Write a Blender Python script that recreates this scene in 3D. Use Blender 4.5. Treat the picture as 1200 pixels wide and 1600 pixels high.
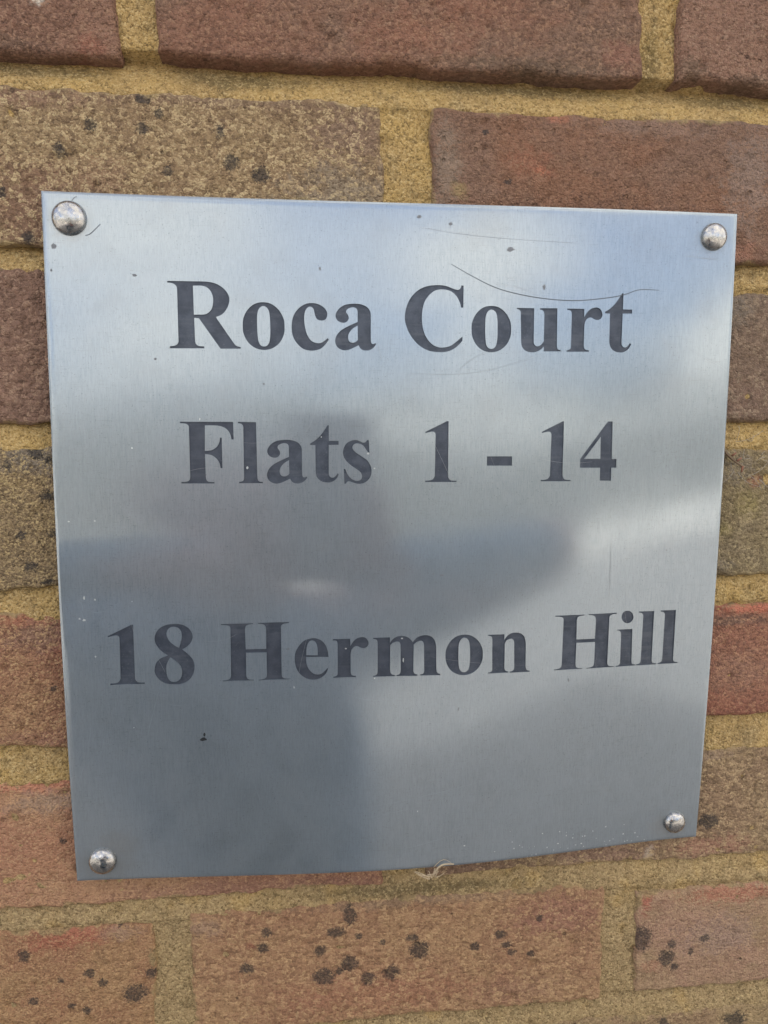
import bpy, math, random
import numpy as np
from mathutils import Vector, Matrix
from mathutils.geometry import delaunay_2d_cdt

for o in list(bpy.data.objects):
    bpy.data.objects.remove(o)
scene = bpy.context.scene

# ------------------------------------------------------------------ camera, sky, sun, exposure
ZC = 1.66            # height of the wall's millimetre origin above the ground
WALL_H = 3.02        # the wall's top: it shades the ground out to a few metres
R = [[0.993609, -0.00196, -0.112859], [-0.0121, 0.992239, -0.123758], [0.112226, 0.124333, 0.985874]]
T = [-0.1624, -13.2631, 341.7874]
Rm = Matrix(R); Cw = -(Rm.transposed() @ Vector(T))       # camera centre, mm (right, down, into the wall)
def _w(v): return Vector((v[0], v[2], -v[1]))
right, up, back = _w(R[0]), -_w(R[1]), -_w(R[2])
cam = bpy.data.cameras.new("camera"); CAM = bpy.data.objects.new("camera", cam)
scene.collection.objects.link(CAM)
CAM.matrix_world = Matrix(((right.x, up.x, back.x, Cw[0]/1000), (right.y, up.y, back.y, Cw[2]/1000), (right.z, up.z, back.z, ZC-Cw[1]/1000), (0, 0, 0, 1)))
cam.sensor_width = 36; cam.sensor_fit = 'AUTO'; cam.lens = 1163.99/1600*36
cam.clip_start = 0.01; cam.clip_end = 500
scene.camera = CAM
bpy.context.view_layer.update()

CLOUD = (1.3, 0.4, 0.2)
SUN_EL, SUN_AZ = 39.0, 12.0      # the sun stands behind the wall, a little to the right
world = bpy.data.worlds.new("World"); scene.world = world; world.use_nodes = True
wn = world.node_tree; wn.nodes.clear()
sky = wn.nodes.new("ShaderNodeTexSky"); sky.sky_type = 'NISHITA'; sky.sun_disc = False
sky.sun_elevation = math.radians(SUN_EL); sky.sun_rotation = math.radians(SUN_AZ)
sky.air_density = 0.75; sky.dust_density = 7.0; sky.ozone_density = 0.6
bg = wn.nodes.new("ShaderNodeBackground"); bg.inputs[1].default_value = 0.12
wo = wn.nodes.new("ShaderNodeOutputWorld")
# broken cloud over the whole sky
tc = wn.nodes.new("ShaderNodeTexCoord"); cn = wn.nodes.new("ShaderNodeTexNoise"); mr = wn.nodes.new("ShaderNodeMapRange"); cm = wn.nodes.new("ShaderNodeMix")
cmap = wn.nodes.new("ShaderNodeMapping"); cmap.inputs["Location"].default_value = CLOUD; cmap.inputs["Scale"].default_value = (1, 1, 1.8)
wn.links.new(tc.outputs["Generated"], cmap.inputs[0]); wn.links.new(cmap.outputs[0], cn.inputs["Vector"])
cn.inputs["Scale"].default_value = 3.2; cn.inputs["Detail"].default_value = 5; cn.inputs["Roughness"].default_value = 0.5
mr.inputs["From Min"].default_value = 0.40; mr.inputs["From Max"].default_value = 0.60; mr.interpolation_type = 'SMOOTHSTEP'
wn.links.new(cn.outputs["Fac"], mr.inputs["Value"])
cm.data_type = 'RGBA'; cm.inputs[7].default_value = (4.9, 4.5, 3.85, 1)
wn.links.new(mr.outputs["Result"], cm.inputs[0]); wn.links.new(sky.outputs[0], cm.inputs[6])
wn.links.new(cm.outputs[2], bg.inputs[0]); wn.links.new(bg.outputs[0], wo.inputs[0])
sun = bpy.data.lights.new("sun", 'SUN'); sun.energy = 3.0; sun.angle = math.radians(0.6); sun.color = (1, .95, .87)
so = bpy.data.objects.new("sun", sun); scene.collection.objects.link(so)
_el, _az = math.radians(SUN_EL), math.radians(SUN_AZ)
_dir = Vector((math.sin(_az)*math.cos(_el), math.cos(_az)*math.cos(_el), math.sin(_el)))   # towards the sun
so.rotation_euler = _dir.to_track_quat('Z', 'Y').to_euler(); so.location = (0, 3, 6)
scene.view_settings.view_transform = 'Standard'; scene.view_settings.look = 'None'
scene.view_settings.exposure = 2.2; scene.view_settings.gamma = 1.0
scene.view_settings.use_curve_mapping = False

HAZE_LOBE, BRUSH = 0.5, 0.000008
# ------------------------------------------------------------------ measured data
BOW = [[4.657, 7.451, 10.957, 10.096, 4.62], [3.518, 4.892, 6.62, 7.087, 6.276], [3.452, 4.927, 6.523, 8.461, 11.038], [4.974, 7.607, 9.962, 12.843, 17.269], [6.993, 10.39, 12.726, 13.944, 14.702], [7.435, 10.415, 11.387, 9.288, 1.756], [5.59, 7.481, 6.672, 5.434, 1.129]]
# letter outlines in mm (c = corner point, | = next loop)
GLYPHS = {
    'R': '0.02,27.73c 13.76,27.81c 17.76,27.62 20.96,26.73 23.74,24.79 25.39,22.42 25.75,20.42 25.30,18.19 24.16,15.96 22.30,14.11 19.85,13.06c 27.32,2.04c 28.32,1.04 30.15,0.57c 30.14,-0.16c 21.58,-0.27c 12.78,12.46c 10.78,12.59c 10.94,3.04c 11.30,1.63 12.29,0.83 14.71,0.66c 14.69,-0.19c 0.34,-0.38c 0.37,0.55c 2.25,0.77 3.47,1.44 3.98,2.53c 4.01,24.17c 3.65,25.75 2.17,26.79 0.00,26.98c|10.59,25.99c 12.92,26.08c 15.71,25.74 17.69,24.26 18.76,21.88 18.91,19.88 18.53,17.27 17.48,15.44 15.84,14.28 14.23,13.97c 10.73,13.91c',
    'o': '8.74,19.62 12.22,19.01 15.51,16.47 17.53,12.74 17.88,9.60 17.63,6.45 15.72,2.64 12.48,0.17 9.01,-0.59 5.52,0.09 2.46,2.28 0.47,5.82 0.00,9.37 0.39,12.92 2.30,16.48 5.29,18.90|8.85,18.04 10.72,17.03 11.49,14.74 11.74,9.73 11.55,4.28 10.72,1.74 8.99,0.88 7.24,1.71 6.42,4.22 6.14,9.65 6.29,14.67 7.13,16.97',
    'c': '15.49,4.79c 16.03,4.18c 14.55,2.10 12.45,0.23 9.94,-0.54 7.85,-0.65 4.95,0.06 2.48,2.09 0.65,5.02 0.00,9.10 0.63,13.59 2.66,16.88 5.57,18.96 8.48,19.62 11.37,19.26 13.85,17.95 15.29,16.06 15.36,14.22 14.64,12.78 12.97,12.26 11.11,12.73 10.17,14.35 9.77,16.18 9.37,17.39 8.25,18.11 6.80,17.55 5.74,15.71 5.42,12.85 5.80,9.18 6.68,6.12 8.31,3.68 10.39,2.67 12.47,2.70 14.15,3.62',
    'a': '0.20,14.07 0.63,15.91 2.11,17.78 4.62,19.16 8.38,19.63 11.31,19.43 13.82,18.37 15.29,16.54 15.58,14.08c 15.55,4.19c 15.89,2.74 16.73,2.46 17.49,2.88c 18.00,2.56c 16.73,0.89 15.04,-0.17 13.35,-0.39 11.45,0.09 10.19,1.85c 7.87,0.71 5.77,-0.14 3.67,-0.37 1.16,0.72 0.00,2.98 0.35,5.45 2.04,7.73 4.56,9.41 9.81,11.86c 9.83,16.05c 9.42,17.48 8.17,18.08 6.49,17.84 5.11,17.01 4.81,15.98 5.64,14.76 5.92,13.33 4.99,11.88 3.32,11.45 1.23,12.24|9.81,10.30c 7.49,8.83 6.02,6.96 5.59,5.10 6.21,3.46 7.46,2.94 8.73,3.20 9.91,4.20c',
    'C': '25.06,28.25c 26.00,28.11c 26.00,18.67c 24.93,18.66c 24.27,21.13 22.53,24.00 19.95,25.81 16.53,26.37 13.13,25.70 10.16,23.18 8.26,19.64 7.56,14.26 8.09,9.30 9.82,5.16 12.40,2.48 14.98,1.38 17.12,1.28 20.13,1.94 22.70,3.64 25.69,6.18c 25.71,4.30c 22.72,1.34 19.29,-0.37 14.99,-0.75 10.27,-0.04 5.99,2.41 2.57,6.32 0.64,10.44 0.00,13.74 0.63,18.29 2.52,22.43 5.48,25.57 9.29,27.48 14.39,28.19 18.23,27.84 21.65,26.67 23.37,26.29 24.43,26.72',
    'u': '0.00,18.96c 7.92,18.91c 7.95,4.76c 8.22,3.12 9.56,2.29 11.27,2.93 12.61,4.59c 12.61,16.28c 12.34,17.44 11.69,18.13 10.57,18.35c 10.55,18.95c 18.53,19.09c 18.66,2.78c 18.94,1.37 19.69,0.77 20.43,0.78c 20.45,0.12c 12.65,0.03c 12.61,2.14c 10.82,0.57 8.88,-0.25 6.92,-0.41 4.46,0.17 2.72,1.89 2.19,4.46c 1.84,16.11c 1.72,17.50 0.98,18.19 0.01,18.41c',
    'r': '0.00,19.03c 7.91,19.03c 8.01,15.42c 9.30,17.55 10.99,19.09 13.47,19.74 15.23,19.16 16.39,17.21 16.24,15.56 15.12,14.46 13.62,14.25 12.36,14.70 11.35,15.24 10.11,15.13 8.65,13.79 8.12,11.43c 8.05,2.94c 8.39,1.53 9.25,0.92 10.51,0.80c 10.53,0.14c 0.06,0.01c 0.05,0.57c 1.04,0.87 1.91,1.45 2.08,2.87c 2.15,16.03c 1.91,17.66 1.35,18.26 0.01,18.42c',
    't': '7.83,26.22c 8.43,26.24c 8.41,19.14c 12.81,19.13c 12.78,17.34c 8.32,17.25c 8.23,5.09c 8.45,3.19 9.50,2.25 10.76,2.51 12.22,4.29c 12.75,3.73c 11.56,1.57 9.57,0.26 7.54,-0.01 4.73,0.67 2.89,2.64 2.38,5.95c 2.33,17.14c 0.02,17.24c 0.00,17.94c 2.36,19.40 4.80,21.79',
    'F': '0.16,26.78c 22.75,26.72c 22.87,19.09c 21.91,19.09c 21.53,21.00 20.54,22.91 18.86,24.29 16.14,25.08 10.69,25.21c 10.42,14.14c 12.13,14.24 13.85,14.69 15.59,15.97 16.67,18.05 16.98,19.89c 17.74,19.89c 17.79,6.55c 16.93,6.55c 16.46,8.82 15.30,10.75 13.45,12.15 11.75,12.60 10.45,12.75c 10.50,3.26c 10.73,1.69 11.47,0.80 14.21,0.61c 14.20,-0.09c 0.00,0.02c 0.02,0.71c 2.06,0.80 3.44,1.39 3.89,2.96c 3.86,23.76c 3.73,24.96 2.57,25.89 0.14,26.09c',
    'l': '0.01,26.72c 7.87,26.63c 7.98,3.14c 8.13,1.55 8.81,0.66 10.37,0.48c 10.36,-0.12c 0.03,-0.06c 0.05,0.54c 1.33,0.78 2.04,1.41 2.24,2.81c 2.29,23.78c 2.15,24.99 1.47,25.86 0.00,26.10c',
    's': '10.73,18.81c 11.50,18.76c 11.66,13.23c 11.00,13.52c 10.15,14.79 9.16,16.21 7.74,17.06 6.04,17.29 4.76,16.78 4.18,15.51 4.74,14.23 6.30,12.82 8.57,11.39 10.85,9.68 12.13,7.69 12.64,5.41 12.26,2.84 10.83,0.70 8.82,-0.43 6.53,-0.62 4.54,-0.13 2.83,0.45 1.83,0.32 1.26,-0.59c 0.54,-0.59c 0.30,6.02c 1.01,6.02c 1.57,4.45 2.56,2.74 3.97,1.45 5.68,0.73 7.11,0.80 8.11,1.57 8.40,3.00 7.70,4.57 5.71,6.14 3.43,7.71 1.45,9.56 0.33,11.41 0.00,13.39 0.50,15.65 1.78,17.49 3.77,18.53 5.76,18.82 7.46,18.33 8.88,17.68 9.88,17.85',
    '1': '0.00,22.41c 9.84,27.20c 10.56,27.20c 10.47,3.36c 10.65,1.92 11.76,0.76 14.44,0.57c 14.45,-0.08c 0.11,-0.00c 0.11,0.65c 1.80,0.69 3.50,1.23 4.46,2.67c 4.70,21.03c 4.52,21.86 3.85,22.46 2.64,22.46 0.24,21.93c',
    '4': '12.75,27.16c 15.06,27.16c 15.20,10.04c 17.53,10.03c 17.57,5.97c 15.16,5.99c 15.20,-0.00c 9.76,0.05c 9.74,6.02c 0.05,6.08c 0.00,10.11c|9.54,20.13c 9.66,10.14c 1.98,10.18c',
    '-': '0.00,11.44c 11.57,11.41c 11.65,7.21c 0.06,7.25c',
    '8': '9.33,26.95 12.79,26.41 15.52,24.58 17.01,21.61 16.40,18.69 14.59,16.54 12.28,15.14c 14.84,12.85 16.87,10.20 17.49,7.22 16.68,3.54 14.48,0.64 11.28,-0.82 8.12,-0.92 4.29,-0.19 1.57,1.85 0.10,4.50 0.00,6.72 0.78,9.28 2.58,11.24 5.93,12.59c 3.39,14.52 1.39,16.97 0.44,19.57 0.70,22.12 2.34,24.80 5.51,26.52|8.59,25.51 10.66,25.09 11.84,23.77 12.29,21.38 11.87,18.83 10.91,16.00c 9.03,17.08 7.00,18.98 5.86,21.22 5.74,23.05 6.67,24.84|6.94,11.64c 9.50,9.71 11.35,7.42 11.90,4.81 11.37,2.23 10.10,0.79 8.50,0.29 6.77,0.72 5.60,2.44 5.09,5.05 5.27,8.38',
    'H': '0.01,26.32c 14.15,26.34c 14.15,25.90c 12.01,25.66 10.94,25.02 10.55,23.38c 10.73,14.41c 19.83,14.40c 19.97,23.15c 19.64,24.82 18.41,25.77 16.28,26.00c 16.29,26.44c 30.21,26.57c 30.20,26.06c 28.05,25.81 26.79,25.03 26.58,23.19c 26.58,2.75c 26.81,1.25 27.70,0.48 30.04,0.30c 30.04,-0.04c 16.18,-0.18c 16.18,0.12c 18.34,0.43 19.61,1.07 20.00,2.93c 19.98,12.69c 10.77,12.78c 10.69,3.00c 10.84,1.50 11.71,0.47 14.03,0.18c 14.03,-0.12c 0.11,-0.16c 0.11,0.22c 2.25,0.45 3.52,1.16 3.91,2.82c 4.11,23.35c 3.86,25.01 2.46,25.67 0.00,25.88c',
    'e': '15.32,9.87c 5.18,10.12c 5.33,6.95 6.21,4.68 7.82,2.76 9.63,1.89 11.81,2.10 13.27,3.18 14.92,4.90c 15.03,4.45c 13.99,2.04 12.16,0.40 9.97,-0.48 7.79,-0.61 4.89,0.21 2.38,2.16 0.61,5.20 0.00,8.57 0.33,12.29 1.99,15.41 4.36,17.77 7.26,18.74 9.42,18.77 11.94,17.78 13.74,15.88 14.80,13.43|5.19,10.98c 5.40,14.03 5.97,16.25 7.06,17.52 8.15,17.68 9.41,16.98 10.11,15.41 10.38,13.17 10.36,10.85c',
    'm': '0.03,18.35c 7.69,18.43c 7.70,15.92c 9.09,17.57 10.93,18.65 13.14,18.97 15.73,18.34 17.40,16.99 18.25,15.84c 19.80,17.68 22.02,18.75 24.61,18.98 26.85,18.24 28.35,16.50 29.12,13.65c 29.28,3.02c 29.48,1.49 30.16,0.71 31.17,0.52c 31.18,-0.17c 21.67,0.00c 21.67,0.53c 22.86,0.76 23.53,1.50 23.59,3.21c 23.45,13.81c 23.15,15.52 22.40,16.29 21.47,16.31 20.18,15.86 18.63,14.70c 18.56,3.36c 18.68,1.65 19.51,0.75 20.44,0.57c 20.44,-0.11c 10.78,0.04c 10.78,0.57c 11.89,0.84 12.52,1.65 12.70,3.54c 12.60,14.48c 12.34,15.61 11.67,16.19 10.57,16.22 9.10,15.77 7.81,14.60c 7.71,3.50c 7.93,1.79 8.74,0.82 9.93,0.60c 9.93,0.03c 0.00,0.05c 0.00,0.51c 1.18,0.78 1.92,1.59 2.10,3.47c 2.04,15.50c 1.82,17.00 1.20,17.58 0.03,17.79c',
    'n': '0.00,18.29c 7.70,18.34c 7.75,15.66c 9.17,17.53 11.06,18.68 13.36,18.91 15.68,18.37 17.26,16.85 18.02,14.33 18.16,11.82c 18.28,2.53c 18.63,1.16 19.24,0.47 20.33,0.30c 20.35,-0.28c 10.71,-0.31c 10.70,0.23c 11.85,0.49 12.61,1.23 12.77,2.77c 12.52,13.58c 12.29,15.12 11.50,15.91 10.35,15.95 9.02,15.43 7.98,13.74c 8.03,2.20c 8.37,1.03 8.96,0.54 9.85,0.38c 9.86,-0.20c 0.25,-0.25c 0.24,0.29c 1.27,0.36 2.03,0.91 2.19,2.25c 2.02,15.86c 1.73,17.20 1.15,17.60 0.01,17.76c',
    'i': '0.00,18.29c 7.88,18.30c 8.29,2.39c 8.44,1.35 9.09,0.73 10.32,0.51c 10.35,0.03c 0.35,-0.15c 0.33,0.35c 1.52,0.58 2.24,1.27 2.41,2.58c 2.23,15.53c 2.02,16.84 1.38,17.59 0.02,17.94c|8.13,24.14 7.80,22.60 6.74,21.53 5.23,21.19 3.68,21.66 2.51,22.84 2.02,24.41 2.36,25.91 3.40,27.02 4.91,27.36 6.46,26.89 7.63,25.72',
}
# scratches (points in mm on the plate, width) and specks (s, t, half width, half height)
DARK= [([(171.51, 25.54), (181.54, 30.82), (191.64, 35.31), (203.26, 38.15), (216.44, 39.86), (229.73, 40.17), (244.62, 38.47), (251.5, 36.92), (258.11, 34.79), (267.29, 34.86)], 0.41), ([(175.04, 72.3), (178.47, 68.34), (183.35, 65.21), (188.24, 63.2)], 0.24), ([(153.26, 73.02), (175.05, 73.14), (192.12, 70.47), (213.99, 63.76)], 0.19), ([(139.37, 60.93), (140.77, 67.0)], 0.24), ([(16.9, 17.48), (18.71, 16.9), (20.55, 15.29), (23.21, 12.61)], 0.38), ([(12.08, 3.78), (13.14, 2.46), (14.18, 1.9)], 0.32), ([(158.72, 10.34), (175.67, 12.64), (198.55, 14.26), (227.65, 15.17)], 0.19), ([(279.61, 19.27), (288.38, 20.12), (295.95, 20.44)], 0.22), ([(248.64, 149.11), (248.61, 162.81), (248.59, 176.65)], 0.22), ([(242.04, 141.45), (242.08, 150.48)], 0.14)]
LIGHT= [([(14.48, 192.5), (13.55, 207.1), (11.9, 218.87), (10.22, 230.78), (8.58, 241.31), (5.61, 250.33), (2.96, 257.92)], 0.22), ([(41.78, 209.8), (37.96, 223.1), (34.04, 238.05), (29.51, 259.38)], 0.16), ([(52.37, 211.68), (50.61, 232.66), (47.72, 269.53)], 0.16), ([(7.44, 171.5), (9.46, 173.57), (9.27, 177.86), (10.46, 180.77), (11.18, 182.53)], 0.32), ([(14.09, 177.18), (17.84, 177.03), (21.09, 176.58)], 0.24), ([(0.62, 181.79), (5.58, 182.87), (8.39, 185.29)], 0.19), ([(13.45, 191.59), (16.14, 191.7)], 0.19), ([(18.82, 192.11), (23.69, 192.31)], 0.27), ([(45.06, 220.68), (52.35, 221.86)], 0.19), ([(0.84, 228.12), (2.56, 226.42)], 0.24), ([(53.2, 279.17), (88.24, 283.46), (129.85, 278.72), (157.02, 274.45)], 0.14), ([(61.59, 292.14), (102.94, 289.62), (141.87, 288.81)], 0.14), ([(141.87, 295.18), (157.12, 293.59), (178.75, 288.15), (203.96, 280.63)], 0.11), ([(91.42, 267.9), (129.87, 273.07), (172.27, 266.83), (222.56, 256.12)], 0.12), ([(88.37, 101.48), (107.94, 97.83)], 0.14), ([(107.6, 129.79), (121.82, 128.18)], 0.14)]
SD= [(157.3, 5.8, 1.08, 0.81), (171.11, 8.41, 0.86, 0.86), (198.04, 18.66, 1.89, 1.08), (213.4, 34.63, 0.81, 1.35), (43.81, 67.73, 0.59, 0.68), (36.21, 33.05, 1.08, 0.54), (4.3, 22.29, 1.08, 1.35), (2.92, 31.9, 0.54, 0.81), (168.26, 163.67, 1.08, 0.41), (164.41, 163.01, 0.54, 0.27), (176.7, 227.23, 0.32, 1.08), (230.06, 215.85, 0.43, 0.95), (193.61, 163.86, 0.27, 0.54), (276.63, 154.39, 0.41, 0.54), (89.31, 77.92, 0.41, 0.54), (114.18, 28.59, 0.54, 0.81), (287.76, 46.06, 0.35, 0.35), (59.3, 237.54, 1.62, 0.95), (59.93, 235.44, 0.54, 1.08), (98.25, 196.34, 0.54, 0.59)]
SL= [(10.4, 170.47, 0.41, 0.95), (14.87, 171.49, 0.43, 0.43), (14.01, 197.15, 0.43, 0.43), (8.11, 179.82, 0.54, 0.43), (9.94, 180.46, 0.68, 0.54), (32.79, 105.55, 0.41, 0.41), (16.3, 136.87, 0.41, 0.32), (5.57, 136.93, 0.41, 0.32), (100.62, 214.34, 0.32, 0.7), (137.43, 211.13, 0.32, 0.41), (111.18, 201.72, 0.62, 1.08), (124.3, 196.96, 0.54, 0.35), (81.48, 114.34, 0.54, 0.59), (134.74, 108.27, 0.54, 0.54), (137.58, 114.83, 0.41, 0.41), (114.09, 100.92, 0.27, 0.32), (61.63, 93.19, 0.27, 0.65), (30.43, 172.86, 0.27, 0.27), (29.01, 230.84, 0.27, 0.27), (157.64, 276.39, 0.27, 0.35), (150.1, 192.8, 0.54, 0.35), (150.72, 203.05, 0.32, 1.08)]

# ------------------------------------------------------------------ helpers
def lin(r, g, b, k=1.0):
    f = lambda c: (c/12.92 if c <= 0.04045 else ((c+0.055)/1.055)**2.4)
    return (f(r/255)*k, f(g/255)*k, f(b/255)*k, 1.0)

def link(o, parent=None):
    bpy.context.scene.collection.objects.link(o)
    if parent is not None:
        o.parent = parent
    return o

def tag(o, label, cat=None, group=None, kind=None):
    o["label"] = label
    if cat: o["category"] = cat
    if group: o["group"] = group
    if kind: o["kind"] = kind
    return o

def empty(name, loc=(0, 0, 0)):
    o = bpy.data.objects.new(name, None)
    o.location = loc
    o.empty_display_size = 0.05
    return link(o)

def mesh_obj(name, verts, faces, mat, parent=None, smooth=True):
    me = bpy.data.meshes.new(name)
    me.from_pydata([tuple(v) for v in verts], [], [tuple(int(i) for i in f) for f in faces])
    me.materials.append(mat)
    if smooth:
        me.polygons.foreach_set("use_smooth", [True]*len(me.polygons))
    me.update()
    return link(bpy.data.objects.new(name, me), parent)

def local(o, parent):
    """keep a mesh that was written in world coordinates where it is under its parent"""
    o.matrix_parent_inverse = Matrix.Translation(-Vector(parent.location))
    return o

# --- value noise on numpy arrays (units: millimetres)
def _hash(ix, iy, seed):
    n = (ix.astype(np.int64)*374761393 + iy.astype(np.int64)*668265263 + int(seed)*1442695041) & 0xFFFFFFFF
    n = ((n ^ (n >> 13))*1274126177) & 0xFFFFFFFF
    n = (n ^ (n >> 16)) & 0xFFFFFFFF
    return n/4294967295.0*2-1

def vnoise(x, y, seed=0):
    ix, iy = np.floor(x), np.floor(y)
    fx, fy = x-ix, y-iy
    fx = fx*fx*fx*(fx*(fx*6-15)+10); fy = fy*fy*fy*(fy*(fy*6-15)+10)
    a = _hash(ix, iy, seed); b = _hash(ix+1, iy, seed)
    c = _hash(ix, iy+1, seed); d = _hash(ix+1, iy+1, seed)
    return (a*(1-fx)+b*fx)*(1-fy)+(c*(1-fx)+d*fx)*fy

def fbm(x, y, size, octaves=3, seed=0, gain=0.5):
    x = np.asarray(x, float); y = np.asarray(y, float)
    t, amp, s = 0, 1.0, 1.0/size
    for o in range(octaves):
        c, sn = math.cos(0.7*o), math.sin(0.7*o)
        t = t + amp*vnoise((x*c-y*sn)*s+o*17.3, (x*sn+y*c)*s-o*9.1, seed+o*7)
        amp *= gain; s *= 2.07
    return t

# --- shader node helper
class NT:
    def __init__(self, mat):
        mat.use_nodes = True
        self.t = mat.node_tree
        self.t.nodes.clear()
        self.out = self.t.nodes.new("ShaderNodeOutputMaterial")
    def n(self, typ, **kw):
        nd = self.t.nodes.new(typ)
        for k, v in kw.items(): setattr(nd, k, v)
        return nd
    def l(self, a, b): self.t.links.new(a, b)
    def put(self, sock, v):
        if isinstance(v, bpy.types.NodeSocket): self.l(v, sock)
        else: sock.default_value = v
    def noise(self, vec, scale, detail=3, rough=0.55, dist=0.0):
        nd = self.n("ShaderNodeTexNoise"); self.l(vec, nd.inputs["Vector"])
        nd.inputs["Scale"].default_value = scale; nd.inputs["Detail"].default_value = detail
        nd.inputs["Roughness"].default_value = rough; nd.inputs["Distortion"].default_value = dist
        return nd.outputs["Fac"]
    def ramp(self, v, a, b, lo=0.0, hi=1.0, smooth=True):
        nd = self.n("ShaderNodeMapRange", interpolation_type="SMOOTHSTEP" if smooth else "LINEAR")
        self.put(nd.inputs["Value"], v)
        for k, x in (("From Min", a), ("From Max", b), ("To Min", lo), ("To Max", hi)):
            nd.inputs[k].default_value = x
        return nd.outputs["Result"]
    def math(self, op, a, b=0.0, c=None):
        nd = self.n("ShaderNodeMath", operation=op)
        self.put(nd.inputs[0], a); self.put(nd.inputs[1], b)
        if c is not None: self.put(nd.inputs[2], c)
        return nd.outputs[0]
    def vmath(self, op, a, b):
        nd = self.n("ShaderNodeVectorMath", operation=op)
        self.put(nd.inputs[0], a); self.put(nd.inputs[1], b)
        return nd.outputs["Value"] if op in ("DISTANCE", "LENGTH") else nd.outputs["Vector"]
    def mix(self, f, a, b, blend="MIX"):
        nd = self.n("ShaderNodeMix", data_type="RGBA", blend_type=blend)
        self.put(nd.inputs[0], f); self.put(nd.inputs[6], a); self.put(nd.inputs[7], b)
        return nd.outputs[2]
    def mm(self):
        """surface position in the wall's own millimetres (x right, z up)"""
        tc = self.n("ShaderNodeTexCoord")
        return self.vmath("MULTIPLY", tc.outputs["Object"], (1000, 1000, 1000))
    def bump(self, h, dist, normal=None, strength=1.0):
        nd = self.n("ShaderNodeBump"); nd.inputs["Distance"].default_value = dist
        nd.inputs["Strength"].default_value = strength
        self.l(h, nd.inputs["Height"])
        if normal is not None: self.l(normal, nd.inputs["Normal"])
        return nd.outputs["Normal"]
    def bsdf(self, color, rough, metallic=0.0, normal=None, spec=None):
        b = self.n("ShaderNodeBsdfPrincipled")
        self.put(b.inputs["Base Color"], color); self.put(b.inputs["Roughness"], rough)
        self.put(b.inputs["Metallic"], metallic)
        if spec is not None: b.inputs["Specular IOR Level"].default_value = spec
        if normal is not None: self.l(normal, b.inputs["Normal"])
        return b
    def done(self, shader): self.l(shader, self.out.inputs["Surface"])

def simple_mat(name, color, rough=0.6, metallic=0.0, var=0.12, size=0.05, bump=0.0):
    m = bpy.data.materials.new(name); t = NT(m)
    P = t.mm(); f = t.noise(P, size, 4)
    c2 = tuple(c*(1-var*2.2) for c in color[:3])+(1,)
    col = t.mix(t.ramp(f, 0.3, 0.7), c2, color)
    nrm = t.bump(t.noise(P, size*8, 3), bump) if bump else None
    t.done(t.bsdf(col, rough, metallic, nrm).outputs[0])
    return m

# spots: (x, z_down, rx, rz) in wall millimetres
def spot_mask(t, P, spots, warp=1.6, soft=(0.55, 1.15), rag=None):
    nd = t.n("ShaderNodeTexNoise"); t.l(P, nd.inputs["Vector"])
    nd.inputs["Scale"].default_value = 0.42; nd.inputs["Detail"].default_value = 3
    w = t.vmath("MULTIPLY", t.vmath("SUBTRACT", nd.outputs["Color"], (0.5, 0.5, 0.5)), (warp*2.2, 0, warp*2.2))
    Q = t.vmath("MULTIPLY", t.vmath("ADD", P, w), (1, 0, 1))
    total = None
    for (x, z, rx, rz) in spots:
        zz = ZC*1000 - z
        d = t.vmath("DISTANCE", t.vmath("MULTIPLY", Q, (1/rx, 0, 1/rz)), (x/rx, 0, zz/rz))
        if rag is not None: d = t.math("ADD", d, rag)
        mk = t.ramp(d, soft[0], soft[1], 1.0, 0.0)
        total = mk if total is None else t.math("MAXIMUM", total, mk)
    return total

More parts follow.
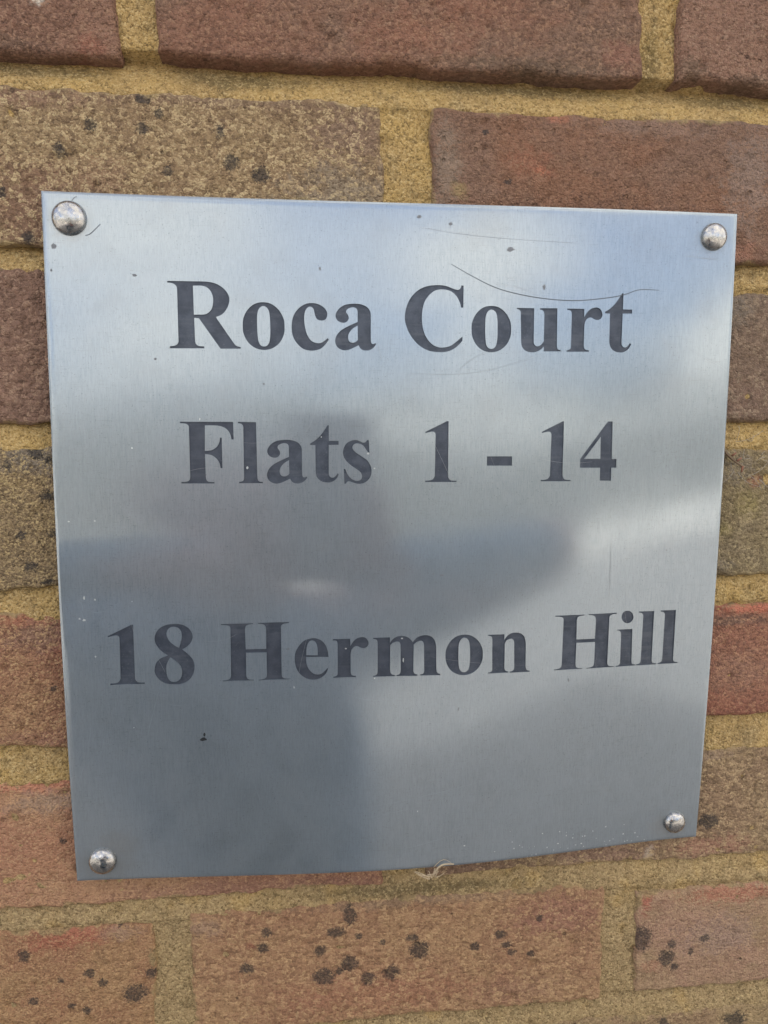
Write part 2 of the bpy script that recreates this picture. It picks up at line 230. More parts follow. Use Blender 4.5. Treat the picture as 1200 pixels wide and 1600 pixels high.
def noise_col(t, P, scale):
    nd = t.n("ShaderNodeTexNoise"); t.l(P, nd.inputs["Vector"])
    nd.inputs["Scale"].default_value = scale; nd.inputs["Detail"].default_value = 2
    return nd.outputs["Color"]
def grains(t, P, scale):
    vo = t.n("ShaderNodeTexVoronoi"); t.l(P, vo.inputs["Vector"]); vo.inputs["Scale"].default_value = scale
    se = t.n("ShaderNodeSeparateColor"); t.l(vo.outputs["Color"], se.inputs[0])
    return se.outputs[0], vo.outputs["Distance"]
def brick_material(seed, c1, c2, grain, dark, light_amt=0.55, dark_amt=0.5, mixr=(0.38, 0.62), spots=(), patches=(), red=None, smear=0.4):
    m = bpy.data.materials.new("brick_clay"); t = NT(m)
    def desat(c, k): g = 0.3*c[0]+0.59*c[1]+0.11*c[2]; return tuple(KA*w*(x+(g-x)*k) for x, w in zip(c[:3], (1.0, 1.0, 0.95)))+(1,)
    c1, c2, grain, dark = (desat(c, 0.12) for c in (c1, c2, grain, dark))
    patches = [p[:4]+(desat(p[4], 0.28), p[5]*0.8) for p in patches]
    P0 = t.mm()
    P = t.vmath("ADD", P0, (seed*137.1, seed*31.7, seed*71.3))
    big = t.noise(P, 0.022, 4, 0.6, 0.4)
    mid = t.noise(P, 0.13, 4, 0.62)
    fine = t.noise(P, 0.62, 3, 0.6)
    vf = t.noise(P, 1.5, 2, 0.6)
    col = t.mix(t.ramp(big, *mixr), c1, c2)
    if red is not None:
        rr = t.noise(t.vmath("ADD", P, (500, 0, 90)), 0.035, 3, 0.6)
        col = t.mix(t.math("MULTIPLY", t.ramp(rr, 0.5, 0.68), 0.8), col, red)
    col = t.mix(t.ramp(mid, 0.35, 0.7, 0.0, 0.35), col, t.mix(0.5, col, dark))
    gp = t.vmath("ADD", P, t.vmath("MULTIPLY", noise_col(t, P, 0.8), (0.9, 0.9, 0.9)))
    ga, gah = grains(t, gp, 0.8+0.25*math.sin(seed*3.3)); gb, gbh = grains(t, gp, 1.6)
    gv = t.math("ADD", t.math("MULTIPLY", ga, 0.58), t.math("MULTIPLY", gb, 0.42))
    rag = t.math("ADD", t.math("MULTIPLY", t.math("SUBTRACT", mid, 0.5), 2.2), t.math("MULTIPLY", t.math("SUBTRACT", gv, 0.5), 0.8))
    for (x, z, rx, rz, pc, amt) in patches:
        mk = spot_mask(t, P0, [(x, z, rx, rz)], warp=max(1.5, min(rx, rz)*0.6), soft=(0.3, 1.2), rag=rag)
        col = t.mix(t.math("MULTIPLY", mk, amt), col, pc)
    lg = t.math("MULTIPLY", t.ramp(gv, 0.52, 0.86), t.ramp(mid, 0.3, 0.6, 0.45, 1.0))
    col = t.mix(t.math("MULTIPLY", lg, light_amt*1.12), col, grain)
    dk = t.ramp(t.math("ADD", gv, t.math("MULTIPLY", t.math("SUBTRACT", fine, 0.5), 0.7)), 0.44, 0.12)
    col = t.mix(t.math("MULTIPLY", dk, min(1.0, dark_amt*1.15)), col, dark)
    # small iron specks burnt into the clay
    vo = t.n("ShaderNodeTexVoronoi"); t.l(P, vo.inputs["Vector"]); vo.inputs["Scale"].default_value = 0.085
    sel = t.n("ShaderNodeSeparateColor"); t.l(vo.outputs["Color"], sel.inputs[0])
    rad = t.ramp(sel.outputs[0], 0.55, 1.0, 0.0, 0.10, False)
    rad = t.math("ADD", rad, t.math("MULTIPLY", t.math("SUBTRACT", fine, 0.5), 0.07))
    spk = t.ramp(t.math("SUBTRACT", vo.outputs["Distance"], rad), 0.0, -0.03)
    col = t.mix(t.math("MULTIPLY", spk, 0.62), col, lin(58, 46, 40))
    if spots:
        rg = t.math("ADD", t.math("MULTIPLY", t.math("SUBTRACT", gv, 0.5), 0.5), t.math("MULTIPLY", t.math("SUBTRACT", mid, 0.5), 0.5))
        sm = spot_mask(t, P0, spots, warp=1.3, rag=rg, soft=(0.65, 1.25))
        sm = t.math("MULTIPLY", sm, t.ramp(gb, 0.1, 0.9, 1.0, 0.72))
        col = t.mix(t.math("MULTIPLY", sm, 0.84), col, lin(58, 56, 56))
    # mortar smeared over the arrises
    at_ = t.n("ShaderNodeAttribute"); at_.attribute_name = "edge_mm"
    ev = t.math("ADD", at_.outputs["Fac"], t.math("MULTIPLY", t.math("SUBTRACT", t.noise(P, 0.07, 4, 0.65), 0.52), -24*max(smear, 0)))
    ev = t.math("ADD", ev, 1.0-2.5*min(smear, 0.4))
    ev = t.math("ADD", ev, t.math("MULTIPLY", t.math("SUBTRACT", gv, 0.5), 1.6))
    col = t.mix(t.math("MULTIPLY", t.ramp(ev, 1.6, 0.0), 0.85), col, t.mix(gv, lin(128, 112, 84), lin(186, 162, 118)))
    ang = 0.5*math.sin(seed*2.7)+0.25
    rot = t.n("ShaderNodeMapping"); t.l(P, rot.inputs[0]); rot.inputs["Rotation"].default_value = (0, ang, 0); rot.inputs["Scale"].default_value = (0.2, 0.3, 0.6)
    drag = t.noise(rot.outputs[0], 1.0, 3, 0.6)
    vp = t.n("ShaderNodeTexVoronoi"); t.l(t.vmath("ADD", P, (31, 7, 77)), vp.inputs["Vector"]); vp.inputs["Scale"].default_value = 0.11
    sp_ = t.n("ShaderNodeSeparateColor"); t.l(vp.outputs["Color"], sp_.inputs[0])
    pr = t.ramp(sp_.outputs[1], 0.62, 1.0, 0.0, 0.13, False)
    hole = t.ramp(t.math("SUBTRACT", t.math("ADD", vp.outputs["Distance"], t.math("MULTIPLY", t.math("SUBTRACT", fine, 0.5), 0.12)), pr), 0.03, -0.05)
    h = t.math("ADD", t.math("MULTIPLY", fine, 0.8), t.math("MULTIPLY", vf, 0.35))
    h = t.math("ADD", h, t.math("MULTIPLY", drag, 0.35+0.55*abs(math.sin(seed*1.3))))
    h = t.math("SUBTRACT", h, t.math("MULTIPLY", hole, 1.1))
    h = t.math("SUBTRACT", h, t.math("MULTIPLY", gah, 0.45)); h = t.math("SUBTRACT", h, t.math("MULTIPLY", gbh, 0.25))
    h = t.math("SUBTRACT", h, t.math("MULTIPLY", spk, 0.5))
    nrm = t.bump(h, 0.0017)
    t.done(t.bsdf(col, 0.9, 0, nrm, 0.25).outputs[0])
    return m

# ------------------------------------------------------------------ the ground in front of the wall
def ground_material():
    m = bpy.data.materials.new("paving"); t = NT(m)
    tc = t.n("ShaderNodeTexCoord"); P = tc.outputs["Object"]
    col = t.mix(t.ramp(t.noise(P, 1.3, 5), 0.3, 0.7), lin(124, 122, 119), lin(142, 139, 134))
    col = t.mix(t.ramp(t.noise(P, 90, 3), 0.35, 0.65, 0, 0.5), col, lin(104, 103, 101))
    t.done(t.bsdf(col, 0.9, 0, t.bump(t.noise(P, 120, 3), 0.002)).outputs[0])
    return m
g = mesh_obj("ground", [(-40, -60, 0), (40, -60, 0), (40, 20, 0), (-40, 20, 0)], [(0, 1, 2, 3)], ground_material())
tag(g, "pale grey tarmac path in front of the brick wall", "ground", kind="structure")

def slab_mat():
    m = bpy.data.materials.new("concrete_slab"); t = NT(m)
    tc = t.n("ShaderNodeTexCoord"); P = tc.outputs["Object"]
    t.done(t.bsdf(t.mix(t.ramp(t.noise(P, 2.1, 5), 0.3, 0.7), lin(170, 167, 160), lin(192, 188, 180)), 0.9).outputs[0])
    return m
v = [(x, y, z) for z in (0.0, 0.12) for y in (-11.6, -8.4) for x in (-40, 40)]  # pale strip added out of view for light bands in the steel
pv = mesh_obj("added_pavement", v, [(4, 5, 7, 6), (2, 6, 7, 3), (0, 4, 6, 2), (1, 3, 7, 5)], slab_mat(), smooth=False)
tag(pv, "pale concrete strip with a kerb, added unseen to mirror as a light band in the plate", "added_pavement", kind="structure")

# ------------------------------------------------------------------ the brick wall
wall = empty("brick_wall", (0, 0, 0))
tag(wall, "weathered red and buff brick wall with yellow mortar behind the metal plate", "wall")

KA = 1.25     # clay reflectance
RED, BRN = lin(128, 82, 66), lin(120, 88, 72)
GR_L, DKB = lin(176, 152, 116), lin(74, 56, 46)
S = {}   # (row, column) -> material arguments
S[1, 'L'] = dict(c1=lin(112, 78, 66), c2=lin(124, 88, 74), grain=lin(160, 128, 104), dark=DKB, light_amt=.45, patches=[(-140.5, -196, 3.2, 2.8, lin(205, 195, 185), 1.0), (-122, -181, 7, 5, lin(150, 84, 62), .6), (-150, -180, 14, 4, lin(80, 64, 52), .6)])
S[1, 'M'] = dict(c1=lin(118, 80, 66), c2=lin(112, 84, 72), grain=lin(162, 128, 102), dark=DKB, light_amt=.42, patches=[(20, -195, 30, 14, lin(140, 86, 62), .6), (60, -182, 55, 3.5, lin(84, 70, 54), .6), (105, -188, 9, 7, lin(142, 84, 66), .6)], spots=[(37, -209, 2.6, 1.6)])
S[1, 'R'] = dict(c1=lin(120, 86, 74), c2=lin(128, 92, 78), grain=lin(160, 134, 112), dark=DKB, light_amt=.4, patches=[(138, -184, 8, 6, lin(88, 72, 54), .7), (170, -181, 20, 4, lin(80, 66, 52), .6)])
S[2, 'L'] = dict(c1=lin(142, 119, 88), c2=lin(132, 108, 82), grain=lin(186, 164, 126), dark=lin(84, 66, 52), light_amt=.7, dark_amt=.6,
    patches=[(-150, -160, 26, 5, lin(130, 92, 76), .8), (-150, -115, 22, 20, lin(126, 88, 70), .85), (-15, -150, 20, 13, lin(128, 98, 84), .75), (-20, -120, 28, 20, lin(134, 122, 106), .7), (-38, -122, 8, 3, lin(150, 128, 60), .6), (-120, -130, 16, 9, lin(138, 100, 76), .5), (-60, -162, 60, 3, lin(120, 92, 76), .6)],
    spots=[(-65.9, -138, 3.2, 3.4), (-53.1, -133.2, 4.0, 3.4), (-102, -149.8, 2.6, 2.2), (-122.6, -150.2, 3.0, 2.6), (-101.1, -161.2, 3.2, 2.2), (-95, -156, 2.0, 2.0), (-70, -150, 2, 3.2), (-136, -140, 2.6, 3.0), (-92, -133, 2.2, 2.0), (-150, -104, 3, 3), (-160, -122, 2.2, 2.2)])
S[2, 'R'] = dict(c1=lin(126, 86, 69), c2=lin(120, 88, 76), grain=lin(158, 126, 102), dark=DKB, light_amt=.35, dark_amt=.45,
    patches=[(70, -140, 3.4, 2.6, lin(196, 106, 66), .95), (66, -143, 13, 7, lin(156, 92, 64), .7), (78, -162, 6, 2.5, lin(178, 98, 64), .85), (28, -140, 7, 22, lin(140, 124, 108), .6), (170, -140, 14, 26, lin(144, 122, 112), .7), (120, -160, 40, 5, lin(138, 112, 100), .6), (33, -130, 4, 4, lin(156, 132, 60), .6), (165, -107, 14, 5, lin(156, 98, 76), .6), (110, -118, 30, 12, lin(112, 82, 72), .5)],
    spots=[(55, -134, 1.8, 1.4), (57, -122, 2.4, 1.4), (45, -155, 1.2, 1.2)])
S[3, 'L'] = dict(c1=lin(128, 98, 84), c2=lin(120, 92, 80), grain=lin(164, 136, 114), dark=DKB, light_amt=.5, spots=[(-142, -88, 2.6, 2)])
S[3, 'R'] = dict(c1=lin(126, 108, 94), c2=lin(120, 98, 84), grain=lin(160, 140, 118), dark=lin(80, 66, 56), light_amt=.5, patches=[(165, -80, 12, 8, lin(120, 112, 104), .6), (175, -38, 16, 12, lin(130, 96, 82), .5)], spots=[(160, -82, 2.4, 2.2)])
S[4, 'L'] = dict(c1=lin(138, 116, 84), c2=lin(130, 110, 84), grain=lin(182, 158, 112), dark=lin(80, 66, 52), light_amt=.7, dark_amt=.65,
    patches=[(-150, -12, 26, 8, lin(120, 112, 106), .8), (-140, 0, 14, 9, lin(138, 114, 92), .5)],
    spots=[(-145.5, -11.7, 3.2, 2.6), (-152, -14, 3, 3), (-147, 4.5, 4.2, 2.4), (-141, 1, 2, 2), (-160, 22, 2.4, 2), (-146, 21, 3, 1.6), (-157, 36, 3, 2), (-141, 33, 2.2, 2.2), (-164, -9, 2, 2), (-150, 43, 3, 1.6)])
S[4, 'R'] = dict(c1=lin(124, 108, 80), c2=lin(132, 116, 92), grain=lin(168, 150, 112), dark=lin(78, 66, 48), light_amt=.6, dark_amt=.55,
    patches=[(172, -6, 10, 7, lin(136, 124, 112), .6), (182, 0, 4, 3, lin(160, 92, 66), .8), (180, 12, 9, 7, lin(160, 142, 64), .6), (168, 24, 5, 4, lin(156, 140, 62), .55), (170, 42, 8, 3, lin(120, 108, 94), .6)])
S[5, 'L'] = dict(c1=lin(142, 100, 78), c2=lin(150, 114, 84), grain=lin(182, 148, 108), dark=lin(86, 56, 46), light_amt=.65, dark_amt=.5,
    patches=[(-138, 70, 12, 16, lin(152, 78, 60), .85), (-160, 60, 16, 3, lin(176, 96, 66), .7), (-155, 68, 20, 7, lin(130, 104, 92), .5), (-150, 116, 30, 4, lin(150, 100, 82), .5)], spots=[(-140, 68, 1.6, 1.6), (-150, 92, 1.4, 1.4)])
S[5, 'R'] = dict(c1=lin(136, 84, 68), c2=lin(142, 96, 78), grain=lin(176, 136, 104), dark=lin(80, 54, 46), light_amt=.5, dark_amt=.5,
    patches=[(186, 64, 18, 3, lin(196, 100, 66), .95), (176, 70, 22, 3, lin(96, 84, 76), .7), (178, 96, 22, 12, lin(142, 108, 88), .5)])
S[6, 'L'] = dict(c1=lin(162, 122, 90), c2=lin(154, 110, 84), grain=lin(188, 150, 110), dark=lin(104, 72, 54), light_amt=.45, dark_amt=.4,
    patches=[(-160, 138, 30, 4, lin(190, 108, 76), .9), (-150, 147, 26, 6, lin(148, 128, 114), .65), (-160, 172, 22, 14, lin(172, 112, 78), .6), (-70, 196, 60, 7, lin(140, 96, 82), .7), (-20, 197, 30, 6, lin(132, 86, 76), .7)], spots=[(-150, 166, 1.6, 1.4)])
S[6, 'R'] = dict(c1=lin(138, 114, 84), c2=lin(130, 104, 80), grain=lin(180, 152, 112), dark=lin(84, 66, 50), light_amt=.6, dark_amt=.5,
    patches=[(172, 190, 26, 6, lin(158, 104, 82), .8), (110, 190, 30, 8, lin(146, 108, 92), .8), (50, 194, 30, 6, lin(118, 84, 72), .7), (165, 141, 14, 3, lin(150, 122, 106), .6), (137, 193, 4, 5, lin(186, 168, 152), .75)], spots=[(169.3, 176.1, 5.6, 4.2)])
S[7, 'L'] = dict(c1=lin(154, 118, 82), c2=lin(146, 104, 76), grain=lin(186, 150, 106), dark=lin(96, 68, 50), light_amt=.5, dark_amt=.45,
    patches=[(-150, 214, 22, 7, lin(176, 92, 66), .9), (-126, 214, 10, 4, lin(160, 128, 106), .7), (-165, 246, 12, 10, lin(160, 104, 72), .5)],
    spots=[(-119.8, 245.9, 5.4, 4.6), (-112, 236, 2.8, 2.6), (-140.6, 233.9, 2.6, 2.2), (-134.9, 239.1, 2.4, 2), (-170, 222, 3, 3), (-167, 246, 3, 2), (-154, 236, 1.8, 1.8), (-150, 250, 1.8, 1.6), (-143, 253, 2.2, 2.2), (-126, 209, 1.3, 1.7)])
S[7, 'M'] = dict(c1=lin(152, 117, 84), c2=lin(146, 108, 80), grain=lin(186, 152, 108), dark=lin(98, 70, 52), light_amt=.5, dark_amt=.45,
    patches=[(90, 222, 24, 12, lin(150, 96, 80), .75), (0, 258, 60, 12, lin(156, 94, 68), .6), (20, 208, 60, 4, lin(136, 112, 88), .7), (-88, 215, 12, 6, lin(150, 122, 104), .6), (70, 262, 26, 8, lin(152, 108, 84), .5), (-64, 226, 3, 2, lin(140, 70, 52), .8)],
    spots=[(-16.2, 213.7, 3.2, 5.4), (-23.2, 221.7, 4.4, 3), (-12, 224.5, 1.8, 1.6), (-16.9, 239.4, 4.8, 4.4), (-29.7, 245.2, 5.6, 4.4), (-7.1, 248.7, 3.6, 3.8), (-21.5, 243.5, 2, 2), (4.5, 246.2, 4.4, 4), (18.4, 234.8, 5.2, 5.2), (15, 228, 3, 2), (-59.1, 227.2, 3, 2.8), (-57, 219, 2.6, 2.6), (-66.7, 237.8, 3.8, 3.2), (-31, 231, 3, 2.8), (47, 236, 2.6, 2.6), (60, 230, 3.4, 2.2), (63, 236, 3, 2), (76, 242, 1.8, 1.8), (66, 240, 2.4, 1.8), (80, 222, 2, 1.8), (0, 229, 1.6, 1.6)])
S[7, 'R'] = dict(c1=lin(150, 122, 92), c2=lin(156, 120, 98), grain=lin(182, 152, 116), dark=lin(98, 74, 58), light_amt=.45, dark_amt=.4,
    patches=[(185, 217, 30, 5.5, lin(184, 104, 76), .85), (137, 218, 3.5, 8, lin(186, 92, 66), .9), (178, 240, 24, 12, lin(148, 122, 112), .6), (142, 255, 8, 4, lin(168, 108, 80), .6)],
    spots=[(135.4, 238.6, 5.6, 6.6), (149.2, 250.3, 4.2, 4.6), (154.1, 255.9, 2.6, 2.6), (152, 243, 2.6, 2.4), (170, 241, 2.4, 2), (163, 248, 1.6, 2.2)])
S[8, 'L'] = dict(c1=lin(154, 112, 82), c2=lin(150, 98, 74), grain=lin(184, 146, 106), dark=lin(96, 66, 50), light_amt=.45)
S[8, 'R'] = dict(c1=lin(148, 124, 88), c2=lin(140, 112, 84), grain=lin(182, 154, 112), dark=lin(90, 70, 52), light_amt=.5, spots=[(95, 288, 5, 4), (190, 290, 6, 5), (150, 288, 3, 3)])
GEN = [dict(c1=lin(126, 88, 72), c2=lin(134, 100, 80), grain=lin(168, 138, 108), dark=DKB),
       dict(c1=lin(142, 118, 88), c2=lin(134, 106, 80), grain=lin(180, 156, 118), dark=lin(84, 66, 52), light_amt=.6),
       dict(c1=lin(154, 114, 84), c2=lin(140, 98, 76), grain=lin(184, 148, 108), dark=lin(96, 68, 52))]

# (row, column, x0, x1, z_top, z_bottom, how far the face stands back from the wall plane, fine grid)
BR = []
ZR = {-1: (-390, -327), 0: (-314, -252), 1: (-238, -178.5), 2: (-164.8, -101.5), 3: (-92, -28), 4: (-17, 46.5),
      5: (58.5, 119.7), 6: (135.4, 197.5), 7: (208.5, 270.8), 8: (282.5, 345), 9: (358, 420), 10: (433, 495)}
for r, (a, b) in ZR.items():
    if r % 2:
        cols = [('LL', -545, -335.5), ('L', -319.6, -110.4), ('M', -94.4, 115.0), ('R', 132, 341), ('RR', 356.5, 566)]
    else:
        cols = [('LL', -432, -223), ('L', -207.5, -0.3), ('R', 20.8, 228), ('RR', 243.5, 453)]
    for c, x0, x1 in cols:
        BR.append([r, c, x0, x1, a, b])
EDGE = {(1, 'L'): (None, -176.5), (1, 'M'): (None, -178.6), (1, 'R'): (None, -179.2), (2, 'R'): (-164.3, -102.3), (3, 'L'): (-93.6, -27.7), (3, 'R'): (-88.8, -28.2),
        (4, 'L'): (-17.8, 46.2), (4, 'R'): (-15.6, 46.8), (5, 'L'): (57.2, 119.6), (5, 'R'): (62, 119.8), (6, 'L'): (135.2, 199), (6, 'R'): (135.6, 196.2),
        (7, 'L'): (209.6, 270), (7, 'M'): (206.5, 272), (7, 'R'): (212.4, 269.6), (8, 'L'): (283, 345), (8, 'R'): (282, 345)}
SMEAR = {0: -1, 1: -1, 2: .6, 3: .5, 4: .5, 5: .5, 6: .7, 7: .9, 8: .8}
BACK = {0: -0.6, 1: -1.6, 2: 0.2, 3: 0.6, 4: 0.7, 5: 0.8, 6: 1.0, 7: 0.6, 8: 0.4}

def brick_mesh(x0, x1, z0, z1, back, step, seed):
    nx = max(8, int((x1-x0)/step)); nz = max(5, int((z1-z0)/step))
    U, V = np.meshgrid(np.linspace(0, 1, nx+1), np.linspace(0, 1, nz+1), indexing="ij")
    xc = x0+(x1-x0)*U; zc = z0+(z1-z0)*V
    amp = 1.0
    xl = x0+amp*fbm(zc, zc*0+seed*3.1, 22, 3, seed)*0.9; xr = x1+amp*fbm(zc, zc*0+seed*5.7, 22, 3, seed+1)*0.9
    zt = z0+amp*fbm(xc, xc*0+seed*2.3, 30, 4, seed+2)*0.9; zb = z1+amp*fbm(xc, xc*0+seed*7.9, 30, 4, seed+3)*0.9
    zt = zt+0.55*fbm(xc, xc*0+seed, 7, 3, seed+12); zb = zb+0.55*fbm(xc, xc*0+seed, 7, 3, seed+13); xl = xl+0.5*fbm(zc, zc*0, 7, 3, seed+14); xr = xr+0.5*fbm(zc, zc*0, 7, 3, seed+15)
    X = xl+(xr-xl)*U; Z = zt+(zb-zt)*V
    e = np.minimum(np.minimum(X-xl, xr-X), np.minimum(Z-zt, zb-Z))
    r = 2.0+1.3*fbm(X, Z, 14, 2, seed+9)+4.0*np.clip(fbm(X, Z, 11, 2, seed+4)-0.55, 0, 1)
    r = np.clip(r, 0.9, 5.5)
    q = np.clip(1-e/r, 0, 1)
    drop = r*(1-np.sqrt(np.clip(1-q*q, 0, 1)))*1.15
    rnd = np.random.default_rng(seed)
    tilt = rnd.uniform(-.5, .5)*(U-.5)+rnd.uniform(-.5, .5)*(V-.5)
    rough = 0.45*fbm(X, Z, 26, 3, seed+5)+0.34*fbm(X, Z, 4.6, 3, seed+6)+0.2*fbm(X, Z, 2.2, 1, seed+8)
    pits = np.clip(fbm(X, Z, 5.5, 2, seed+7)-0.72, 0, 1)*2.6
    Y = back+tilt-rough+pits+drop
    return nx, nz, X, Z, Y, e

for k_ in ('L', 'M', 'R'):
    for q_ in ('c1', 'c2'): S[1, k_][q_] = tuple(x*w for x, w in zip(S[1, k_][q_], (1.12, 1.2, 1.18, 1)))
for r_ in (6, 7, 8):
    for k_ in ('L', 'M', 'R'):
        for q_ in ('c1', 'c2', 'grain'):
            if (r_, k_) in S: S[r_, k_][q_] = tuple(x*w for x, w in zip(S[r_, k_][q_], (1.1, 1.13, 1.2, 1)))
for q_ in ('c1', 'c2'): S[2, 'R'][q_] = tuple(x*w for x, w in zip(S[2, 'R'][q_], (1.05, 1.14, 1.1, 1)))
def add_brick(r, c, x0, x1, z0, z1, seed):
    t, b = EDGE.get((r, c), (None, None))
    z0 = t if t is not None else z0; z1 = b if b is not None else z1
    fine = (r, c) in S
    nx, nz, X, Z, Y, e = brick_mesh(x0, x1, z0, z1, BACK.get(r, 0.5), 1.0 if fine else 5.0, seed)
    V = np.stack([X.ravel()/1000, Y.ravel()/1000, ZC-Z.ravel()/1000], 1)
    idx = np.arange((nx+1)*(nz+1)).reshape(nx+1, nz+1)
    F = np.stack([idx[:-1, 1:], idx[1:, 1:], idx[1:, :-1], idx[:-1, :-1]], -1).reshape(-1, 4)
    ring = np.concatenate([idx[:, 0], idx[-1, 1:], idx[-2::-1, -1], idx[0, -2:0:-1]])
    base = len(V)
    back = V[ring].copy(); back[:, 1] = 0.032
    V = np.vstack([V, back])
    k = len(ring); i = np.arange(k); j = (i+1) % k
    SK = np.stack([ring[i], ring[j], base+j, base+i], 1)
    faces = [tuple(f) for f in F]+[tuple(f) for f in SK]
    m = brick_material(seed, **(S[r, c] if fine else GEN[seed % 3]), smear=SMEAR.get(r, .35))
    o = mesh_obj("brick", V, faces, m, wall)
    o.data.attributes.new("edge_mm", 'FLOAT', 'POINT').data.foreach_set("value", np.concatenate([e.ravel(), np.zeros(k)]).astype(np.float32))
    return o

for n, (r, c, x0, x1, a, b) in enumerate(BR):
    add_brick(r, c, x0, x1, a, b, 11+n)

# mortar: one weather-struck bed behind and between the bricks
def mortar_material():
    m = bpy.data.materials.new("mortar_sand"); t = NT(m)
    P = t.mm()
    big = t.noise(P, 0.03, 4, 0.6, 0.3); mid = t.noise(P, 0.11, 4, 0.65); fine = t.noise(P, 0.75, 3, 0.6); vf = t.noise(P, 1.7, 2)
    col = t.mix(t.ramp(big, 0.36, 0.64), lin(178, 150, 102), lin(190, 160, 104))
    # greyer, dirtier pointing lower down the wall
    sp = t.n("ShaderNodeSeparateXYZ"); t.l(P, sp.inputs[0])
    low = t.ramp(t.math("ADD", sp.outputs[2], t.math("MULTIPLY", t.math("SUBTRACT", big, 0.5), 160)), 1000*ZC-110, 1000*ZC-230)
    col = t.mix(t.math("MULTIPLY", low, 0.75), col, lin(168, 147, 114))
    col = t.mix(t.math("MULTIPLY", t.ramp(mid, 0.5, 0.7), 0.55), col, lin(126, 110, 80))
    col = t.mix(t.math("MULTIPLY", t.ramp(t.noise(P, 0.06, 3), 0.56, 0.7), 0.5), col, lin(194, 162, 104))
    alg_shade = spot_mask(t, P, [(60, -175, 60, 4), (120, -190, 6, 14), (-60, -172, 30, 5), (-90, -195, 5, 16), (-140, -172, 30, 4), (160, -174, 30, 4), (20, 203, 70, 4)], warp=4, soft=(0.3, 1.2))  # algae in the top joints; shade under the plate put into the colour
    col = t.mix(t.math("MULTIPLY", alg_shade, 0.55), col, lin(92, 84, 60))
    gp = t.vmath("ADD", P, t.vmath("MULTIPLY", noise_col(t, P, 0.8), (0.9, 0.9, 0.9)))
    ga, gah = grains(t, gp, 0.95); gb, gbh = grains(t, gp, 1.9)
    gv = t.math("ADD", t.math("MULTIPLY", ga, 0.55), t.math("MULTIPLY", gb, 0.45))
    col = t.mix(t.ramp(gv, 0.55, 0.9, 0, 0.55), col, lin(220, 196, 148))
    col = t.mix(t.ramp(t.math("ADD", gv, t.math("MULTIPLY", t.math("SUBTRACT", fine, 0.5), 0.8)), 0.44, 0.12, 0, 0.7), col, lin(100, 84, 58))
    h = t.math("SUBTRACT", t.math("ADD", fine, t.math("MULTIPLY", vf, 0.4)), t.math("MULTIPLY", gah, 0.4))
    t.done(t.bsdf(col, 0.95, 0, t.bump(h, 0.0017), 0.2).outputs[0])
    return m

def mortar():
    xs = np.concatenate([np.arange(-545, -215, 6.0), np.arange(-215, 240, 1.15), np.arange(240, 566, 6.0)])
    zs = np.concatenate([np.arange(-390, -225, 6.0), np.arange(-225, 305, 1.15), np.arange(305, 496, 6.0)])
    X, Z = np.meshgrid(xs, zs, indexing="ij")
    D = np.full(X.shape, 2.2)
    ed = sorted(ZR.items())
    for (ra, (a0, a1)), (rb, (b0, b1)) in zip(ed[:-1], ed[1:]):
        th = b0-a1
        f = np.clip((Z-a1+1)/(th+1), 0, 1)
        deep = {0: 7.5, 1: 9.0, 2: 6.0, 3: 5.0, 4: 3.2, 5: 2.8, 6: 2.4, 7: 2.2}.get(ra, 4.0)
        d = deep*(1-f)**1.3+1.3
        D = np.where((Z > a1-2) & (Z < b0+2), d, D)
    D += 0.45*fbm(X, Z, 18, 3, 3)+0.3*fbm(X, Z, 4, 3, 4)+0.12*fbm(X, Z, 2, 1, 5)
    D += np.clip(fbm(X, Z, 6, 2, 8)-0.7, 0, 1)*3
    V = np.stack([X.ravel()/1000, D.ravel()/1000, ZC-Z.ravel()/1000], 1)
    nx, nz = X.shape
    idx = np.arange(nx*nz).reshape(nx, nz)
    F = np.stack([idx[:-1, 1:], idx[1:, 1:], idx[1:, :-1], idx[:-1, :-1]], -1).reshape(-1, 4)
    return mesh_obj("mortar", V, F, mortar_material(), wall)
mortar()
# the body of the wall behind the facing bricks, down to the ground
def box(name, x0, x1, y0, y1, z0, z1, mat, parent=None):
    v = [(x, y, z) for z in (z0, z1) for y in (y0, y1) for x in (x0, x1)]
    f = [(0, 2, 3, 1), (4, 5, 7, 6), (0, 1, 5, 4), (2, 6, 7, 3), (0, 4, 6, 2), (1, 3, 7, 5)]
    return mesh_obj(name, v, f, mat, parent, smooth=False)
def core_material():
    m = bpy.data.materials.new("plain_brickwork"); t = NT(m)
    tc = t.n("ShaderNodeTexCoord")
    b = t.n("ShaderNodeTexBrick"); 
    sp = t.n("ShaderNodeSeparateXYZ"); t.l(tc.outputs["Object"], sp.inputs[0])
    cb = t.n("ShaderNodeCombineXYZ"); t.l(sp.outputs[0], cb.inputs[0]); t.l(sp.outputs[2], cb.inputs[1])
    t.l(cb.outputs[0], b.inputs["Vector"])
    b.inputs["Scale"].default_value = 1.0; b.inputs["Brick Width"].default_value = 0.225; b.inputs["Row Height"].default_value = 0.075
    b.inputs["Mortar Size"].default_value = 0.006
    b.inputs["Color1"].default_value = lin(130, 92, 74); b.inputs["Color2"].default_value = lin(146, 116, 86); b.inputs["Mortar"].default_value = lin(160, 134, 82)
    t.done(t.bsdf(b.outputs["Color"], 0.9).outputs[0])
    return m
box("wall_core", -3.0, 3.0, 0.033, 0.25, 0.0, WALL_H, core_material(), wall)

